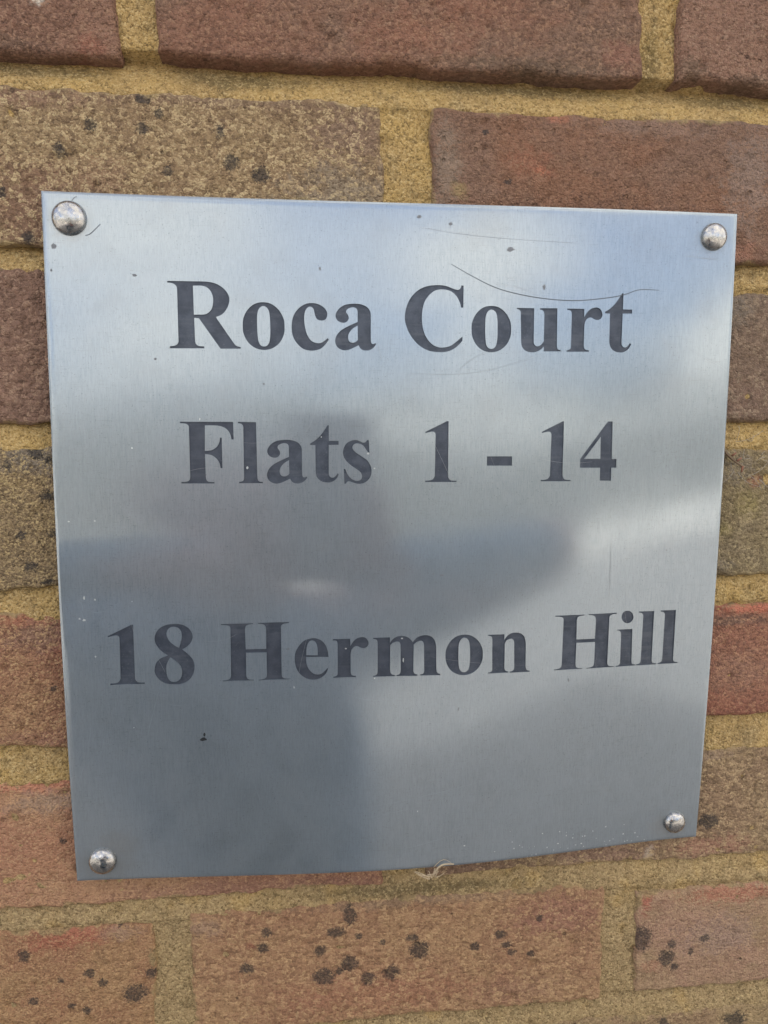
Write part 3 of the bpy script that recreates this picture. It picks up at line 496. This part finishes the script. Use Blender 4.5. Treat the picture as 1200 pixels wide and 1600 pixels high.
# ------------------------------------------------------------------ the metal plate with its engraved lettering
PX0, PZ0, PW, PH = -142.605, -122.158, 303.89, 305.005
def depth(s, t):
    u = np.asarray(s, float)/PW; v = np.asarray(t, float)/PH
    d = 0
    for i in range(7):
        for j in range(5):
            d = d+BOW[i][j]*math.comb(6, i)*u**i*(1-u)**(6-i)*math.comb(4, j)*v**j*(1-v)**(4-j)
    e = np.minimum(np.minimum(u*PW, PW-u*PW), np.minimum(v*PH, PH-v*PH))
    e = np.clip(1-np.clip(e, 0, 1.3)/1.3, 0, 1)
    el = np.clip(1-np.clip(np.minimum(u*PW, v*PH), 0, 1.3)/1.3, 0, 1)*np.clip(1.2-v, 0, 1)*np.clip(1.25-u, 0, 1)   # the top left edges are rolled over
    return d-0.28*e*e-0.55*el*el
def P3(s, t, off=0.0):
    """point on the bowed plate (mm from its top left corner) -> world metres; off = mm proud of the face"""
    s = np.asarray(s, float); t = np.asarray(t, float)
    return np.stack([(PX0+s)/1000, -(depth(s, t)+off)/1000, ZC-(PZ0+t)/1000], -1)
def N3(s, t):
    a = P3(s+0.4, t)-P3(s-0.4, t); b = P3(s, t-0.4)-P3(s, t+0.4)
    n = np.cross(a, b); n /= np.linalg.norm(n, axis=-1, keepdims=True)
    return n

def spline(loop, res=7):
    """'x,y' tokens, c = corner; smooth points are joined by Catmull-Rom curves"""
    pts = []
    for tok in loop.split():
        x, y = tok.rstrip('c').split(',')
        pts.append((float(x), float(y), tok.endswith('c')))
    n = len(pts); out = []
    for i in range(n):
        p0, p1, p2, p3 = pts[i-1], pts[i], pts[(i+1) % n], pts[(i+2) % n]
        a, b = np.array(p1[:2]), np.array(p2[:2])
        out.append(a)
        if p1[2] and p2[2]:
            continue
        m1 = (b-np.array(p0[:2]))/2 if not p1[2] else None
        m2 = (np.array(p3[:2])-a)/2 if not p2[2] else None
        L = np.linalg.norm(b-a)
        def lim(m):
            l = np.linalg.norm(m); return m*(L*1.0/l) if l > 1e-9 else m
        if m1 is not None: m1 = lim(m1)
        if m2 is not None: m2 = lim(m2)
        if m1 is None: m1 = (b-a)*1.5-m2*0.5
        if m2 is None: m2 = (b-a)*1.5-m1*0.5
        k = max(2, min(res, int(L/0.45)))
        for q in range(1, k):
            t = q/k
            out.append((2*t**3-3*t**2+1)*a+(t**3-2*t**2+t)*m1+(-2*t**3+3*t**2)*b+(t**3-t**2)*m2)
    return out

# line, glyph, left edge (mm), width factor
TB = {1: 62.80, 2: 121.08, 3: 210.49}
TEXT = [(1, 'R', 49.57, 1), (1, 'o', 80.76, 1), (1, 'c', 101.7, 1), (1, 'a', 120.52, 1), (1, 'C', 151.08, 1), (1, 'o', 180.84, 1), (1, 'u', 201.17, 1), (1, 'r', 224.28, 1), (1, 't', 241.9, 1),
        (2, 'F', 53.05, 1), (2, 'l', 77.85, 1), (2, 'a', 90.1, .985), (2, 't', 109.1, .985), (2, 's', 123.59, 1), (2, '1', 160.29, 1), (2, '-', 188.51, 1), (2, '1', 213.6, .985), (2, '4', 232.1, 1),
        (3, '1', 19.6, 1.03), (3, '8', 39.0, 1), (3, 'H', 68.57, 1), (3, 'e', 101.13, 1), (3, 'r', 118.5, .985), (3, 'm', 136.81, 1), (3, 'o', 170.3, .985), (3, 'n', 190.33, 1),
        (3, 'H', 222.4, 1.012), (3, 'i', 253.44, 1), (3, 'l', 264.3, .99), (3, 'l', 275.5, 1.01)]
YS = {(2, 'a'): .965, (2, 't'): .965, (3, 'r'): .955, (3, 'o'): .955}
letters = []
for ln, gname, s0, kx in TEXT:
    ky = YS.get((ln, gname), 1.0)
    letters.append([np.array([(s0+x*kx, TB[ln]-y*ky) for x, y in spline(lp)]) for lp in GLYPHS[gname].split('|')])

sign = empty("sign_plate", ((PX0+PW/2)/1000, 0.0, ZC-(PZ0+PH)/1000))
tag(sign, "square brushed steel name plate engraved Roca Court, Flats 1 - 14, 18 Hermon Hill", "sign")

def steel_material(letter=False):
    m = bpy.data.materials.new("etched_steel" if letter else "brushed_steel"); t = NT(m)
    P = t.mm()
    def streak(sx, sz, det=2):
        return t.noise(t.vmath("MULTIPLY", P, (sx, 0.2, sz)), 1.0, det, 0.6)
    v1 = streak(2.3, 0.16, 3); v2 = streak(4.5, 0.5); h1 = streak(0.12, 2.4); blot = t.noise(P, 0.02, 4, 0.6)
    pit = t.noise(P, 1.5, 2); smear = t.noise(P, 0.06, 3, 0.6, 0.5)
    if letter:
        col = t.mix(t.ramp(t.noise(P, 0.14, 4, 0.65), 0.35, 0.65), lin(58, 65, 77), lin(76, 83, 95))
        col = t.mix(t.ramp(streak(0.03, 0.3, 3), 0.5, 0.68, 0, 0.5), col, lin(88, 94, 103))
        col = t.mix(t.ramp(pit, 0.62, 0.75, 0, 0.5), col, lin(104, 110, 118))
        col = t.mix(t.ramp(blot, .35, .7, 0, .4), col, lin(62, 66, 77))
        h = t.math("ADD", t.math("MULTIPLY", v1, 0.5), pit)
        b = t.bsdf(col, 0.42, 0.35, t.bump(h, 0.00001), 0.4)
        t.done(b.outputs[0]); return m
    base = t.mix(t.ramp(t.math("ADD", t.math("MULTIPLY", v1, 0.6), t.math("MULTIPLY", v2, 0.4)), 0.36, 0.62), (0.315, 0.362, 0.405, 1), (0.375, 0.422, 0.465, 1))
    base = t.mix(t.ramp(h1, 0.42, 0.24, 0, 0.22), base, (0.19, 0.195, 0.2, 1))
    base = t.mix(t.ramp(pit, 0.37, 0.24, 0, 0.6), base, (0.13, 0.135, 0.14, 1))
    base = t.mix(t.ramp(smear, 0.5, 0.75, 0, 0.16), base, (0.27, 0.27, 0.275, 1))
    f1 = streak(3.2, 0.42, 3); f2 = streak(0.45, 3.0, 3)
    patchy = t.ramp(t.noise(P, 0.045, 4, 0.6), 0.4, 0.62, 0.25, 1.0)
    base = t.mix(t.math("MULTIPLY", t.ramp(f1, 0.40, 0.28), t.math("MULTIPLY", patchy, 0.5)), base, (0.16, 0.17, 0.18, 1))
    base = t.mix(t.math("MULTIPLY", t.ramp(f2, 0.40, 0.27), t.math("MULTIPLY", patchy, 0.5)), base, (0.16, 0.17, 0.18, 1))
    stain = spot_mask(t, P, [(PX0+13, PZ0+297, 15, 8), (PX0+20, PZ0+288, 10, 9), (PX0+288, PZ0+297, 11, 8), (PX0+11, PZ0+12, 9, 9), (PX0+292, PZ0+12, 8, 8)], warp=4, soft=(0.3, 1.3))
    base = t.mix(t.math("MULTIPLY", stain, 0.3), base, (0.3, 0.265, 0.22, 1))
    h = t.math("ADD", t.math("ADD", v1, t.math("MULTIPLY", v2, 0.6)), t.math("MULTIPLY", h1, 0.4))
    nrm = t.bump(h, BRUSH)
    a = t.bsdf(base, t.ramp(blot, 0.3, 0.7, 0.09, 0.15), 1.0, nrm)
    c = t.bsdf(base, 0.5, 1.0, nrm)
    mx = t.n("ShaderNodeMixShader"); mx.inputs[0].default_value = HAZE_LOBE
    t.l(a.outputs[0], mx.inputs[1]); t.l(c.outputs[0], mx.inputs[2])
    # dull oxide film over the whole face, also a painted haze lifting dark reflections
    film = t.n("ShaderNodeBsdfDiffuse"); t.put(film.inputs["Color"], t.mix(smear, (0.25, 0.31, 0.375, 1), (0.33, 0.385, 0.44, 1)))
    m2 = t.n("ShaderNodeMixShader"); t.put(m2.inputs[0], t.ramp(smear, 0.25, 0.75, 0.12, 0.2))
    t.l(mx.outputs[0], m2.inputs[1]); t.l(film.outputs[0], m2.inputs[2])
    t.done(m2.outputs[0])
    return m

def inside(P, loops):
    r = np.zeros(len(P), bool)
    for L in loops:
        x, y = P[:, 0], P[:, 1]
        a = L; b = np.roll(L, -1, 0)
        for (x1, y1), (x2, y2) in zip(a, b):
            if y1 == y2: continue
            c = ((y1 > y) != (y2 > y)) & (x < (x2-x1)*(y-y1)/(y2-y1)+x1)
            r ^= c
    return r

def build_plate():
    co, ed = [], []
    edge = [0, .35, .7, 1.0, 1.35]
    gs = sorted(set(edge+list(np.round(np.linspace(3, PW-3, 61), 3))+[PW-e for e in edge]))
    gt = sorted(set(edge+list(np.round(np.linspace(3, PH-3, 61), 3))+[PH-e for e in edge]))
    allp = np.vstack([l for L in letters for l in L])
    for s in gs:
        for t in gt:
            near = np.abs(allp-np.array([s, t])).max(1).min() < 0.5
            if not near: co.append((s, t))
    for L in letters:
        for lp in L:
            b = len(co); n = len(lp)
            co += [tuple(x) for x in lp]
            ed += [(b+i, b+(i+1) % n) for i in range(n)]
    vs, es, fs, *_ = delaunay_2d_cdt([Vector(c) for c in co], ed, [], 0, 1e-5, True)
    A = np.array([(v.x, v.y) for v in vs]); F = np.array([tuple(f) for f in fs])
    cen = A[F].mean(1)
    who = np.full(len(F), -1)
    for k, L in enumerate(letters):
        lo = L[0].min(0); hi = L[0].max(0)
        for lp in L: lo = np.minimum(lo, lp.min(0)); hi = np.maximum(hi, lp.max(0))
        c = np.where(((cen >= lo) & (cen <= hi)).all(1))[0]
        ins = inside(cen[c], L)
        who[c[ins]] = k
    # orientation: normal towards the viewer (-Y); s to the right, t downwards
    a = A[F]; cr = (a[:, 1, 0]-a[:, 0, 0])*(a[:, 2, 1]-a[:, 0, 1])-(a[:, 1, 1]-a[:, 0, 1])*(a[:, 2, 0]-a[:, 0, 0])
    F[cr > 0] = F[cr > 0][:, ::-1]
    steel, etched = steel_material(), steel_material(True)
    DEEP = 0.5

    def make(name, faces, walls, off, mat, parent, thick=None):
        used = np.unique(faces); mp = {int(v): i for i, v in enumerate(used)}
        V = list(P3(A[used, 0], A[used, 1], off)); NV = list(N3(A[used, 0], A[used, 1]))
        FF = [tuple(mp[int(i)] for i in f) for f in faces]
        nf = len(FF)
        if walls:      # open rims go back into the plate
            be = {}
            for f in FF:
                for i in range(3):
                    e = (f[i], f[(i+1) % 3])
                    if (e[1], e[0]) in be: del be[(e[1], e[0])]
                    else: be[e] = 1
            low = {}
            def lowv(i):
                if i not in low:
                    s, t = A[used[i]]
                    outer = min(s, t, PW-s, PH-t) < 1e-3
                    low[i] = len(V); V.append(P3(s, t, -(1.2 if outer else DEEP+0.03))); NV.append(NV[i])
                return low[i]
            for (i, j) in list(be):
                FF.append((j, i, lowv(i), lowv(j)))
        o = mesh_obj(name, V, FF, mat, parent)
        me = o.data
        loops = []
        for p in me.polygons:
            for vi in p.vertices:
                loops.append(tuple(NV[vi]) if p.index < nf else tuple(p.normal))
        me.normals_split_custom_set(loops)
        return local(o, sign)
    make("plate", F[who == -1], True, 0.0, steel, sign)
    for k, (ln, gname, _, _) in enumerate(TEXT):
        nm = "digit" if gname in "148" else ("dash" if gname == "-" else "letter")
        make(nm, F[who == k], False, -DEEP, etched, sign)
    # the back of the plate
    s, t = np.meshgrid(np.linspace(0.4, PW-0.4, 12), np.linspace(0.4, PH-0.4, 12), indexing="ij")
    V = P3(s.ravel(), t.ravel(), -1.2); idx = np.arange(144).reshape(12, 12)
    FB = np.stack([idx[:-1, :-1], idx[1:, :-1], idx[1:, 1:], idx[:-1, 1:]], -1).reshape(-1, 4)
    local(mesh_obj("plate_back", V, FB, simple_mat("dull_steel", lin(110, 112, 116), 0.5, 0.8), sign), sign)
build_plate()

# dome-headed fixing caps at the four corners
def cap_material():
    m = bpy.data.materials.new("polished_dome"); t = NT(m)
    P = t.mm()
    col = t.mix(t.ramp(t.noise(P, 0.4, 3), 0.35, 0.7), (0.36, 0.36, 0.36, 1), (0.50, 0.495, 0.49, 1))
    col = t.mix(t.ramp(t.noise(P, 1.3, 3), 0.36, 0.24, 0, 0.35), col, (0.25, 0.24, 0.23, 1))
    nrm = t.bump(t.math("ADD", t.noise(P, 0.55, 2), t.math("MULTIPLY", t.noise(P, 2.2, 2), 0.15)), 0.00013)
    t.done(t.bsdf(col, t.ramp(t.noise(P, 0.7, 3), 0.3, 0.7, 0.16, 0.34), 1.0, nrm).outputs[0])
    return m
capm = cap_material()
for (s, t, r, h) in [(10.9, 10.8, 7.0, 4.4), (292.6, 10.6, 6.1, 4.0), (290.9, 295.3, 5.7, 3.9), (12.1, 295.0, 6.3, 4.2)]:
    prof = [(r*0.96, -0.5), (r, 0.0), (r, 0.45)]+[(r*math.cos(a)*0.985, 0.55+(h-0.55)*math.sin(a)) for a in np.linspace(0.12, math.pi/2*0.985, 14)]
    c = P3(s, t); n = Vector(N3(np.array(s), np.array(t))); q = n.to_track_quat('Z', 'Y')
    K = 40; V, F = [], []
    for (rr, hh) in prof:
        for k in range(K):
            a = 2*math.pi*k/K
            V.append(Vector(c)+q @ Vector((rr*math.cos(a), rr*math.sin(a), hh))/1000)
    V.append(Vector(c)+q @ Vector((0, 0, h))/1000)
    for i in range(len(prof)-1):
        for k in range(K):
            F.append((i*K+k, i*K+(k+1) % K, (i+1)*K+(k+1) % K, (i+1)*K+k))
    b = (len(prof)-1)*K
    for k in range(K): F.append((b+k, b+(k+1) % K, len(V)-1))
    local(mesh_obj("screw_cap", V, F, capm, sign), sign)

# scratches and dirt marks on the face
def ribbon(name, pts, w, mat, off=0.03):
    pts = [np.array(p, float) for p in pts]
    if len(pts) > 2:                      # round the polyline a little
        fine = []
        for i in range(len(pts)-1):
            p0, p1, p2, p3 = pts[max(i-1, 0)], pts[i], pts[i+1], pts[min(i+2, len(pts)-1)]
            for k in range(4):
                t = k/4
                fine.append(0.5*((2*p1)+(p2-p0)*t+(2*p0-5*p1+4*p2-p3)*t*t+(3*p1-p0-3*p2+p3)*t**3))
        pts = fine+[pts[-1]]
    V, F = [], []
    n = len(pts)
    for i, p in enumerate(pts):
        d = pts[min(i+1, n-1)]-pts[max(i-1, 0)]; d /= (np.linalg.norm(d)+1e-9)
        nn = np.array([-d[1], d[0]])
        ww = w*(0.35+0.65*math.sin(math.pi*(i+0.5)/n)**0.4)/2
        for sg in (-1, 1):
            x = p+nn*sg*ww
            x = np.clip(x, 0.2, 303.5)
            V.append(P3(x[0], x[1], off))
    for i in range(n-1): F.append((2*i, 2*i+1, 2*i+3, 2*i+2))
    return local(mesh_obj(name, V, F, mat, sign), sign)
def patch(name, s, t, a, b, mat, seed, off=0.035):
    rnd = random.Random(seed); K = 11
    V = [P3(s, t, off+0.05)]; rot = rnd.uniform(0, 3)
    for k in range(K):
        an = 2*math.pi*k/K; rr = rnd.uniform(0.65, 1.15)
        V.append(P3(s+a*rr*math.cos(an), t+b*rr*math.sin(an), off))
    return local(mesh_obj(name, V, [(0, 1+(k+1) % K, 1+k) for k in range(K)], mat, sign), sign)
md = simple_mat("dark_scratch", lin(92, 96, 102), 0.5, 0.6)
ml = simple_mat("pale_scratch", lin(128, 138, 146), 0.6, 0.3)
mg = simple_mat("grime", lin(124, 128, 134), 0.6, 0.4)
mb = simple_mat("black_tar", lin(20, 24, 30), 0.6)
mw = simple_mat("pale_chip", lin(180, 185, 186), 0.7)
mf = simple_mat("faint_scratch", lin(138, 143, 149), 0.45, 0.8)
for k, (pts, w) in enumerate(DARK): ribbon("scratch", pts, w*(1 if k in (0, 4, 5) else .8), md if k in (0, 4, 5) else mf)
for pts, w in LIGHT: ribbon("scratch", pts, w, ml)
for k, (s, t, a, b) in enumerate(SD): patch("dirt_speck", s, t, a, b, mb if 17 <= k <= 18 else mg, k)
for k, (s, t, a, b) in enumerate(SL): patch("pale_speck", s, t, a, b, mw, 100+k, -0.4 if k in (10, 11, 12, 20, 21) else 0.035)
# hairline wear all over the face
rnd = random.Random(9)
for k in range(70):
    low = k < 38
    s = rnd.uniform(4, 150) if low else rnd.uniform(10, 295); t = rnd.uniform(160, 298) if low else rnd.uniform(6, 298)
    an = rnd.gauss(1.5, .35) if rnd.random() < .55 else rnd.gauss(0.1, .3)
    L = rnd.uniform(6, 34); bend = rnd.uniform(-.12, .12)*L
    dx, dz = math.cos(an), math.sin(an)
    pts = [(s+dx*L*q-dz*bend*math.sin(math.pi*q), t+dz*L*q+dx*bend*math.sin(math.pi*q)) for q in (0, .35, .7, 1)]
    pts = [(min(max(a, 1), PW-1), min(max(c, 1), PH-1)) for a, c in pts]
    ribbon("scratch", pts, rnd.uniform(.07, .13), ml if low else mf, 0.02)
# lime crust along the lower edge
rnd = random.Random(5)
for k in range(46):
    s = rnd.gauss(236, 26); t = PH-abs(rnd.gauss(0, 4.5))-0.5-(s-200)*0.01
    if 140 < s < 290: patch("lime_crust", s, t, rnd.uniform(.15, .5), rnd.uniform(.15, .4), mw, 300+k)

# ------------------------------------------------------------------ dry fibres caught under the plate, and a twig and web at its side
def tube_mesh(paths):
    V, F = [], []
    for pts, r0, r1 in paths:
        pts = [Vector(p) for p in pts]; n = len(pts); K = 6; b = len(V)
        for i, p in enumerate(pts):
            d = (pts[min(i+1, n-1)]-pts[max(i-1, 0)]).normalized()
            x = d.cross(Vector((0.13, 1, 0.21))).normalized(); y = d.cross(x)
            r = r0+(r1-r0)*i/(n-1)
            for k in range(K):
                a = 2*math.pi*k/K; V.append(p+(x*math.cos(a)+y*math.sin(a))*r)
        for i in range(n-1):
            for k in range(K): F.append((b+i*K+k, b+i*K+(k+1) % K, b+(i+1)*K+(k+1) % K, b+(i+1)*K+k))
        F.append(tuple(b+k for k in range(K))[::-1]); F.append(tuple(b+(n-1)*K+k for k in range(K)))
    return V, F
def curve(a, b, sag, n=7):
    a, b, s = Vector(a), Vector(b), Vector(sag)
    return [a.lerp(b, i/(n-1))+s*math.sin(math.pi*i/(n-1)) for i in range(n)]
fib = simple_mat("dry_fibre", lin(198, 180, 152), 0.8)
web = simple_mat("spider_silk", lin(168, 160, 150), 0.7)
def W(s, t, off): return Vector(P3(s, t, off))
base = W(165.5, 307.0, 0.8)
def at(dx, dz, dy=0.0): return base+Vector((dx, -dy, dz))/1000
tuft = empty("fibre_tuft", base)
tag(tuft, "small tuft of pale dry fibres hanging from the bottom edge of the plate", "fibres")
strands = [((0, -1.5), (9.5, 4.2), (-1.5, 0, 2.2), .5, .28), ((-1, -2), (-9.5, 1.6), (0, 0, -.6), .3, .12), ((-1.8, -3), (-9.5, 2.2), (0, 0, .5), .22, .1), ((-2, -3.4), (-8, .2), (0, 0, -.2), .3, .12),
           ((-.5, -2.6), (0.2, 3), (0, 0, 0), .3, .15), ((-1, -2.8), (-2.8, 2), (0, 0, 0), .26, .12), ((.6, -2.4), (1.6, 2.6), (.4, 0, 0), .26, .12), ((1, -2.6), (4.8, .4), (0, 0, -.5), .24, .1), ((-3, -1), (2, 1.4), (0, 0, -.6), .26, .14), ((0, 2.5), (9, 4), (0, 0, 3.2), .14, .08)]
for k, (a, b, sg, r0, r1) in enumerate(strands):
    V, F = tube_mesh([(curve(at(a[0], a[1], .3), at(b[0], b[1], 1.5+.3*(k % 3)), Vector(sg)/1000), r0/1000, r1/1000)])
    local(mesh_obj("fibre", V, F, fib, tuft), tuft)
tw = empty("twig", (0.164, -0.002, ZC+0.012))
tag(tw, "tiny brown twig caught in cobweb beside the plate's right edge", "twig")
def WL(x, z, d): return Vector((x/1000, -d/1000, ZC-z/1000))
V, F = tube_mesh([(curve(WL(163, -14.5, 2.5), WL(174.5, -6.5, 1.2), (0, 0, -.0006)), .0006, .0004)])
local(mesh_obj("stem", V, F, simple_mat("twig_bark", lin(120, 98, 78), .8), tw), tw)
for (a, b) in [((168, -12, 1.8), (170, -13.5, 2)), ((171, -9.5, 1.6), (173, -11, 1.6)), ((174, -7, 1.4), (173.6, -4, 1.4))]:
    V, F = tube_mesh([(curve(WL(*a), WL(*b), (0, 0, 0), 3), .0007, .0003)])
    local(mesh_obj("bud", V, F, simple_mat("twig_bud", lin(150, 104, 84), .8), tw), tw)
cw = empty("cobweb", (0.178, -0.002, ZC))
tag(cw, "faint grey cobweb strands across the bricks right of the plate", "cobweb")
rnd = random.Random(3)
for k in range(16):
    a = WL(rnd.uniform(163, 186), rnd.uniform(-20, 0), rnd.uniform(0.4, 1.6)); b = a+Vector((rnd.uniform(-12, 14), rnd.uniform(-.6, .4), rnd.uniform(-9, 9)))/1000
    V, F = tube_mesh([(curve(a, b, Vector((rnd.uniform(-2, 2), -.4, rnd.uniform(-2, 2)))/1000), .00011, .00008)])
    local(mesh_obj("strand", V, F, web, cw), cw)

# ------------------------------------------------------------------ unseen leafy row, added so the steel mirrors a darker middle band
def added_hedge():
    rnd = np.random.default_rng(4)
    n = 20000
    u = rnd.uniform(-16, 16, n); face = rnd.uniform(0, 1, n)
    top = face > 0.8
    z = np.where(top, 2.45, rnd.uniform(0.02, 2.45, n)); y = np.where(top, rnd.uniform(-13.4, -12.2, n), -12.2)
    lump = 0.16*fbm(u, z, 0.8, 3, 2)
    H = 2.5+0.6*fbm(u, u*0, 3.2, 3, 6)
    z = z*H/2.45
    y = y+np.where(top, 0, lump)-0.08*rnd.uniform(0, 1, n); z = z+np.where(top, lump, 0)
    c = np.stack([u, y, z], 1)
    a = rnd.normal(size=(n, 3)); a /= np.linalg.norm(a, axis=1, keepdims=True)
    b = np.cross(a, rnd.normal(size=(n, 3))); b /= np.linalg.norm(b, axis=1, keepdims=True)
    s = rnd.uniform(.05, .1, (n, 1))
    V = np.concatenate([c+a*s, c+b*s*.5, c-a*s, c-b*s*.5]); i = np.arange(n)
    F = np.stack([i, i+n, i+2*n, i+3*n], 1)
    root = empty("added_hedge", (0, -12.8, 0))
    tag(root, "clipped evergreen hedge opposite the wall, mirrored faintly in the plate", "added_hedge")
    o = mesh_obj("foliage", V, F, simple_mat("hedge_leaf", lin(136, 138, 130), .6, var=.25, size=.004), root, smooth=False); local(o, root); o["kind"] = "stuff"
    local(box("branches", -16, 16, -13.3, -12.4, 0, 1.7, simple_mat("hedge_wood", lin(92, 90, 82), .9), root), root)
added_hedge()

# ------------------------------------------------------------------ the photographer, who shows in the plate as a soft reflection
cloth = simple_mat("blue_cotton", lin(100, 146, 188), 0.9, var=.15, size=.02)
jeans = simple_mat("denim", lin(96, 138, 178), 0.9, var=.15, size=.03)
skin = simple_mat("skin", lin(178, 138, 130), 0.55, var=.05)
hair = simple_mat("hair", lin(176, 168, 162), 0.6, size=.2)
shoe = simple_mat("shoe_leather", lin(40, 38, 38), 0.5)
def person():
    P, E, Rr = [], [], []
    def v(x, y, z, r, prev=None, r2=None):
        P.append((x, y, z)); Rr.append((r, r2 or r))
        if prev is not None: E.append((prev, len(P)-1))
        return len(P)-1
    cx, cy = -0.15, -0.72
    pel = v(cx, cy, 0.92, .19, None, .13)
    bel = v(cx, cy+.01, 1.05, .195, pel, .13); che = v(cx, cy+.01, 1.24, .195, bel, .13)
    upp = v(cx, cy, 1.38, .14, che, .10); nek = v(cx+.01, cy+.02, 1.46, .056, upp)
    jaw = v(cx+.02, cy+.06, 1.54, .07, nek); hd = v(cx+.02, cy+.05, 1.62, .088, jaw); top = v(cx+.02, cy+.03, 1.70, .062, hd)
    v(cx+.02, cy+.16, 1.575, .014, jaw)
    for sx in (-1, 1): v(cx+.02+sx*.098, cy+.03, 1.58, .014, hd)
    for sx in (-1, 1):
        hip = v(cx+sx*.10, cy, .86, .095, pel); kn = v(cx+sx*.11, cy+.03, .48, .062, hip); an = v(cx+sx*.12, cy, .09, .043, kn); v(cx+sx*.13, cy+.17, .04, .036, an)
    cam = Vector(CAM.matrix_world.translation)
    X = CAM.matrix_world.to_3x3().col[0]; Y = CAM.matrix_world.to_3x3().col[1]; B = CAM.matrix_world.to_3x3().col[2]
    for sx in (-1, 1):
        sh = v(cx+sx*.2, cy, 1.44, .07, upp)
        el = v(*( (cx+.50, cy+.10, 1.53) if sx > 0 else (cx-.42, cy+.14, 1.50)), .048, sh)
        w = cam+X*(sx*.055)-Y*.135+B*.05
        wr = v(*w, .03, el)
        pm = v(*(cam+X*(sx*.050)-Y*.085+B*.040), .026, wr, .014)
        for k in range(4):                     # fingers curl round the edge of the phone
            y0 = -.055-.021*k
            a = v(*(cam+X*(sx*.060)+Y*y0+B*.026), .009, pm)
            b2 = v(*(cam+X*(sx*.056)+Y*(y0+.002)+B*.004), .0085, a)
            v(*(cam+X*(sx*(.030-.003*k))+Y*(y0+.003)+B*-.001), .0075, b2)
        a = v(*(cam+X*(sx*.038)-Y*.066+B*.034), .0105, pm); v(*(cam+X*(sx*.014)-Y*.046+B*.024), .009, a)
    me = bpy.data.meshes.new("person"); me.from_pydata(P, E, []); me.update()
    o = link(bpy.data.objects.new("person", me))
    sk = o.modifiers.new("Skin", 'SKIN'); sk.use_smooth_shade = True
    if not me.skin_vertices: 
        bpy.context.view_layer.objects.active = o
    for i, d in enumerate(me.skin_vertices[0].data):
        d.radius = Rr[i]; d.use_root = (i == 0)
    o.modifiers.new("Sub", 'SUBSURF').levels = 2; o.modifiers["Sub"].render_levels = 2
    dg = bpy.context.evaluated_depsgraph_get(); ev = o.evaluated_get(dg)
    nm = bpy.data.meshes.new_from_object(ev)
    bpy.data.objects.remove(o)
    o = link(bpy.data.objects.new("person", nm))
    for mt in (cloth, jeans, skin, hair, shoe): nm.materials.append(mt)
    for p in nm.polygons:
        c = p.center; k = 0
        if c.z > 1.47 and c.y < -0.55: k = 3 if (c.z > 1.645 or c.y < -.74) else 2
        elif c.z < .1: k = 4
        elif c.z < .93: k = 1
        elif c.y > -.405: k = 2
        p.material_index = k; p.use_smooth = True
    tag(o, "person in blue clothes holding up a phone, mirrored in the plate", "person")
    # the phone: a slab just behind the lens
    M = CAM.matrix_world
    ph = empty("phone", cam-Y*.06)
    tag(ph, "silver phone held up in both hands, mirrored in the plate", "phone")
    V, F = [], []
    w2, h2, r = .0375, .079, .009
    prof = []
    for (qx, qy, a0) in ((1, 1, 0), (-1, 1, 90), (-1, -1, 180), (1, -1, 270)):
        for k in range(5):
            a = math.radians(a0+k*22.5); prof.append((qx*(w2-r)+r*math.cos(a)+.012, qy*(h2-r)+r*math.sin(a)-.058))
    n = len(prof)
    for zz in (.004, .0125):
        for x, y in prof: V.append(M @ Vector((x, y, zz)))
    F = [tuple(range(n))[::-1], tuple(range(n, 2*n))]+[(i, (i+1) % n, n+(i+1) % n, n+i) for i in range(n)]
    local(mesh_obj("phone_body", V, F, simple_mat("phone_back", lin(150, 154, 164), .25), ph, smooth=False), ph)
person()
